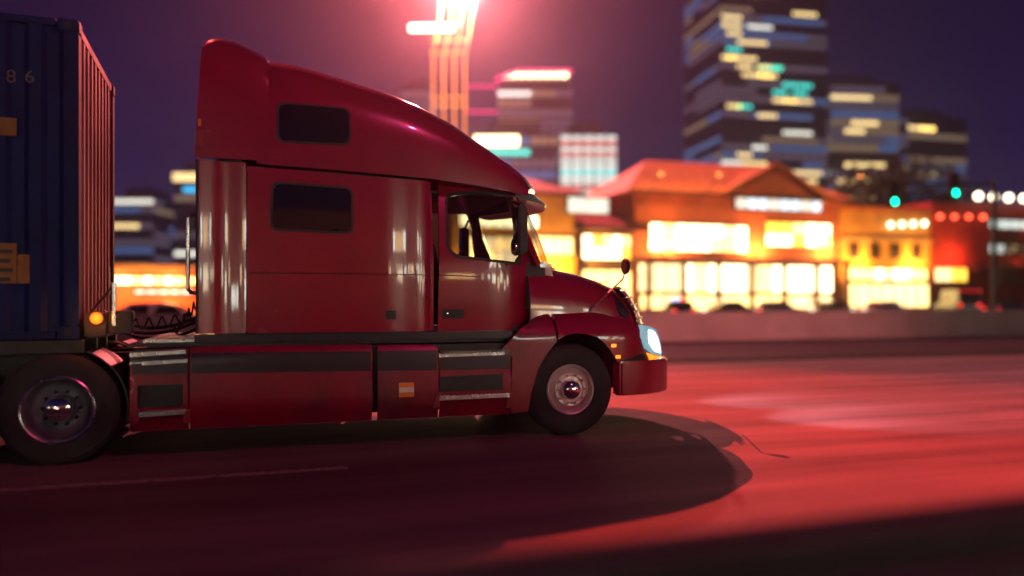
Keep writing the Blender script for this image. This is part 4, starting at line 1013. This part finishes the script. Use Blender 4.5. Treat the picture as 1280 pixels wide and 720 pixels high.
# traffic signals
c = at(1243, 38); G = thing('traffic_signal', 'traffic signal gantry with two green lights over the street', 'traffic signal', (c[0], c[1], 0))
zs = CZ+38*(H0-236)/F
MB().tube([(c[0], c[1], 0), (c[0], c[1], zs+.4)], [.16, .10], 12).build('pole', M['galv'], G, smooth=True)
e = at(1092, 39); MB().tube([(c[0], c[1], zs+.25), (e[0], e[1], zs+.35)], [.09, .05], 10).build('mast_arm', M['galv'], G, smooth=True)
for px, py in ((1116, 252.5), (1192, 241.5)):
    q = at(px, 38.2); z = CZ+38.2*(H0-py)/F
    hd_ = MB().box(q[0]-.22, q[0]+.22, q[1]-.14, q[1]+.14, z-.28, z+1.0).build('signal_head', W['dark'], G, bevel=.03)
    MB().tube([(q[0], q[1], z+1.0), (q[0], q[1], zs+.35)], .04, 6).build('hanger', M['galv'], hd_) if zs+.35 > z+1.02 else None
    for k, mm in enumerate((E['green'], M['black'], M['black'])):
        MB().lathe([(.0, .19), (.10, .18), (.15, .15), (.15, .13)], (q[0], q[1], z+.36*k), 16, 'y', -1).build('signal_lens', mm, hd_, smooth=True)

# ------------------------------------------------------------------ cars on the street
CARP = dict(black=mat('car_black', (.02, .02, .025), .3, 0, .1, 3, coat=.8), silver=mat('car_silver', (.4, .4, .42), .35, .5, .1, 3, coat=.8), white=mat('car_white', (.7, .7, .68), .35, 0, .05, 3, coat=.8), wine=mat('car_wine', (.20, .02, .03), .3, 0, .1, 3, coat=.8), blue=mat('car_blue', (.03, .05, .14), .3, 0, .1, 3, coat=.8))
HLC = emat('car_headlamp', (1, .9, .7), 3)
def car(label, px, Y, rz, paint, van=False, beacon=False, lights=True):
    x = onY(px, 375, Y)[0]; r = thing('van' if van else 'car', label, 'van' if van else 'car', (x, Y, 0), rz, 'vehicles on the street behind the barrier')
    L_, Wd, Ht = (5.6, 1.0, 2.45) if van else (4.5, .90, 1.48)
    if van: low = [(-2.8, .35), (2.6, .35), (2.8, .6), (2.75, 1.05), (2.1, 1.25), (1.75, 1.30), (-2.8, 1.30)]; up = [(-2.78, 1.303), (1.72, 1.303), (1.25, 2.35), (1.0, 2.45), (-2.7, 2.45)]
    else: low = [(-2.2, .3), (2.1, .3), (2.25, .5), (2.2, .72), (1.2, .92), (-2.05, .98), (-2.25, .75)]; up = [(-1.75, .955), (1.02, .925), (.35, 1.38), (-.1, 1.47), (-1.0, 1.45)]
    local(MB().prism(rounded(low, .12, 3), -Wd, Wd).build('body', paint, smooth=True, bevel=.05), r)
    cb = local(MB().prism(rounded(up, .10, 3), -Wd*.86, Wd*.86).build('cabin', paint, smooth=True, bevel=.05), r)
    c0 = (sum(p[0] for p in up)/len(up), sum(p[1] for p in up)/len(up))
    for s in (-1, 1):
        for a, b in (((-.80, .02), (.06, .82)) if not van else ((.35, .95), (.5, .9))):
            xs = [p[0] for p in up]; x0, x1 = min(xs), max(xs); xa = x0+(x1-x0)*(.10 if a < 0 else (.50 if not van else (.62 if a < .5 else .40))); xb = xa+(x1-x0)*(.36 if not van else .20)
            z0, z1 = (1.02, 1.36) if not van else (1.45, 2.05)
            if not van: q = [(xa+.12*(a < 0)*2.2, z0), (xb, z0), (xb-.28*(a > 0), z1), (xa+.2+.25*(a < 0), z1)]
            else: q = [(xa, z0), (xb, z0), (xb-.1, z1), (xa, z1)]
            yy = s*Wd*.86; local(MB().prism(q, yy-.004 if s < 0 else yy-.02, yy+.02 if s < 0 else yy+.004).build('window', M['darkglass']), cb)
    ends = [(up[1], up[2])]+([(up[0], up[-1])])
    for (p, q), nm in zip(ends, ('windscreen', 'rear_window')):
        d = .012 if nm == 'windscreen' else -.012
        a = (p[0]+(q[0]-p[0])*.15+d*2, p[1]+(q[1]-p[1])*.15+.012); b = (p[0]+(q[0]-p[0])*.9+d*2, p[1]+(q[1]-p[1])*.9+.012)
        local(MB().prism([a, b, (b[0]-d*3, b[1]-.03), (a[0]-d*3, a[1]-.03)], -Wd*.74, Wd*.74).build(nm, M['darkglass']), cb)
    for xw in (-1.38, 1.38) if not van else (-1.8, 1.8):
        for s in (-1, 1):
            t = local(MB().lathe([(.2, .0), (.31, .0), (.33, .04), (.33, .18), (.31, .22), (.2, .22)], (xw, s*(Wd+.01), .33), 24, 'y', -s).build('wheel', M['rubber'], smooth=True), r)
            local(MB().lathe([(.205, .02), (.18, .0), (.06, .03), (0, .02)], (xw, s*(Wd+.01), .33), 20, 'y', -s).build('rim', M['alu'], smooth=True), t)
    xe = (-2.27, 2.23) if not van else (-2.82, 2.80)
    for s in (-1, 1):
        z = .74 if not van else 1.1
        local(MB().box(xe[0], xe[0]+.08, s*Wd*.75-.16, s*Wd*.75+.16, z-.08, z+.10).build('tail_light', E['tail'] if lights else M['amber'], bevel=.01), r)
        local(MB().box(xe[1]-.12, xe[1], s*Wd*.72-.16, s*Wd*.72+.16, .60, .74).build('headlight', HLC, bevel=.01), r)
    if van and lights:
        for k in range(5): local(MB().box(-2.83, -2.79, -.8+.4*k-.09, -.8+.4*k+.09, 2.28, 2.36).build('marker_light', E['tail']), r)
    if beacon:
        bar = local(MB().box(-.55, -.25, -.55, .55, 1.475, 1.53).build('light_bar', W['dark']), r)
        local(MB().box(-.52, -.28, -.52, -.05, 1.533, 1.62).build('red_beacon', E['redn'], bevel=.01), bar); local(MB().box(-.52, -.28, .05, .52, 1.533, 1.62).build('blue_beacon', E['bluebeacon'], bevel=.01), bar)
    return r
car('dark car with a red and blue roof light bar beyond the barrier', 848, 40, R(70), CARP['black'], beacon=True)
car('black car parked before the market hall, nearest the truck hood', 905, 45, pi, CARP['black'])
car('silver car parked before the middle of the market hall', 972, 45, 0, CARP['silver'])
car('wine red car parked at the right end of the market hall', 1036, 45, pi, CARP['wine'])
car('white car with lit lamps before the yellow building', 1100, 43, pi, CARP['white'])
car('black van with a row of red marker lights at its back', 1196, 44, R(62), CARP['black'], van=True)
car('dark blue car at the right end of the street', 1262, 43, 0, CARP['blue'])
car('pale car seen in the gap between container and cab', 208, 21, 0, CARP['white'])
car('dark blue car parked before the corner shop, seen over the hood', 752, 46, 0, CARP['blue'])

# ------------------------------------------------------------------ trees
def tree(label, px, t, h, cw, seed, base=0.0):
    rnd = random.Random(seed); c = at(px, t); r = thing('tree', label, 'tree', (c[0], c[1], base), 0, 'dark trees behind the shops')
    tk = MB().tube([(0, 0, 0), (.1, 0, h*.3), (-.1, .1, h*.6), (0, 0, h*.85)], [.32*h/10, .24*h/10, .16*h/10, .05], 8)
    for k in range(7):
        a = rnd.uniform(0, 2*pi); z = h*rnd.uniform(.32, .65); tk.tube([(0, 0, z), (cos(a)*cw*.25, sin(a)*cw*.25, z+h*.12), (cos(a)*cw*.45, sin(a)*cw*.45, z+h*.2)], [.10*h/10, .07*h/10, .03], 6)
    local(tk.build('trunk', M['bark'], smooth=True), r)
    cl = [(rnd.uniform(-.38, .38)*cw, rnd.uniform(-.38, .38)*cw, h*rnd.uniform(.45, .93), rnd.uniform(.14, .26)*cw) for _ in range(26)]
    m = MB()
    for k in range(5200):
        x, y, z, R_ = rnd.choice(cl); d = Vector((rnd.gauss(0, 1), rnd.gauss(0, 1), rnd.gauss(0, 1))).normalized()*R_*rnd.uniform(.55, 1.05)
        p = Vector((x, y, z))+Vector((d.x, d.y, d.z*.8)); s = rnd.uniform(.10, .24)*h/10
        u = Vector((rnd.gauss(0, 1), rnd.gauss(0, 1), rnd.gauss(0, .6))).normalized(); v = u.cross(Vector((rnd.gauss(0, 1), rnd.gauss(0, 1), 1))).normalized()
        m.add([p-u*s, p+v*s*.5, p+u*s, p-v*s*.5], [(0, 1, 2, 3)])
    local(m.build('crown', M['foliage'], recalc=False), r); return r
tree('large dark tree rising behind the yellow building', 1102, 112, 22.0, 15, 1)
tree('dark bushy tree at the right edge of the street before the red building', 1290, 62, 7.5, 5, 2)
tree('dark tree behind the red building, right of the larger one', 1180, 118, 19.0, 11, 3)

# ------------------------------------------------------------------ night haze
hz = MB().box(-720, 720, -720, 720, -1.0, 185).build('haze', [], None) if False else None
me = bpy.data.meshes.new('haze'); b = MB().box(-720, 720, -720, 720, -1.0, 185); me.from_pydata(b.v, [], b.f)
hm = bpy.data.materials.new('haze_air'); hm.use_nodes = True; n = hm.node_tree.nodes; n.remove(n['Principled BSDF'])
pv = n.new('ShaderNodeVolumePrincipled'); pv.inputs['Density'].default_value = .00065; pv.inputs['Color'].default_value = (.85, .82, .88, 1); pv.inputs['Anisotropy'].default_value = .84
hm.node_tree.links.new(pv.outputs[0], n['Material Output'].inputs['Volume'])
me.materials.append(hm); hz = bpy.data.objects.new('haze', me); COL.objects.link(hz); stuff(hz)
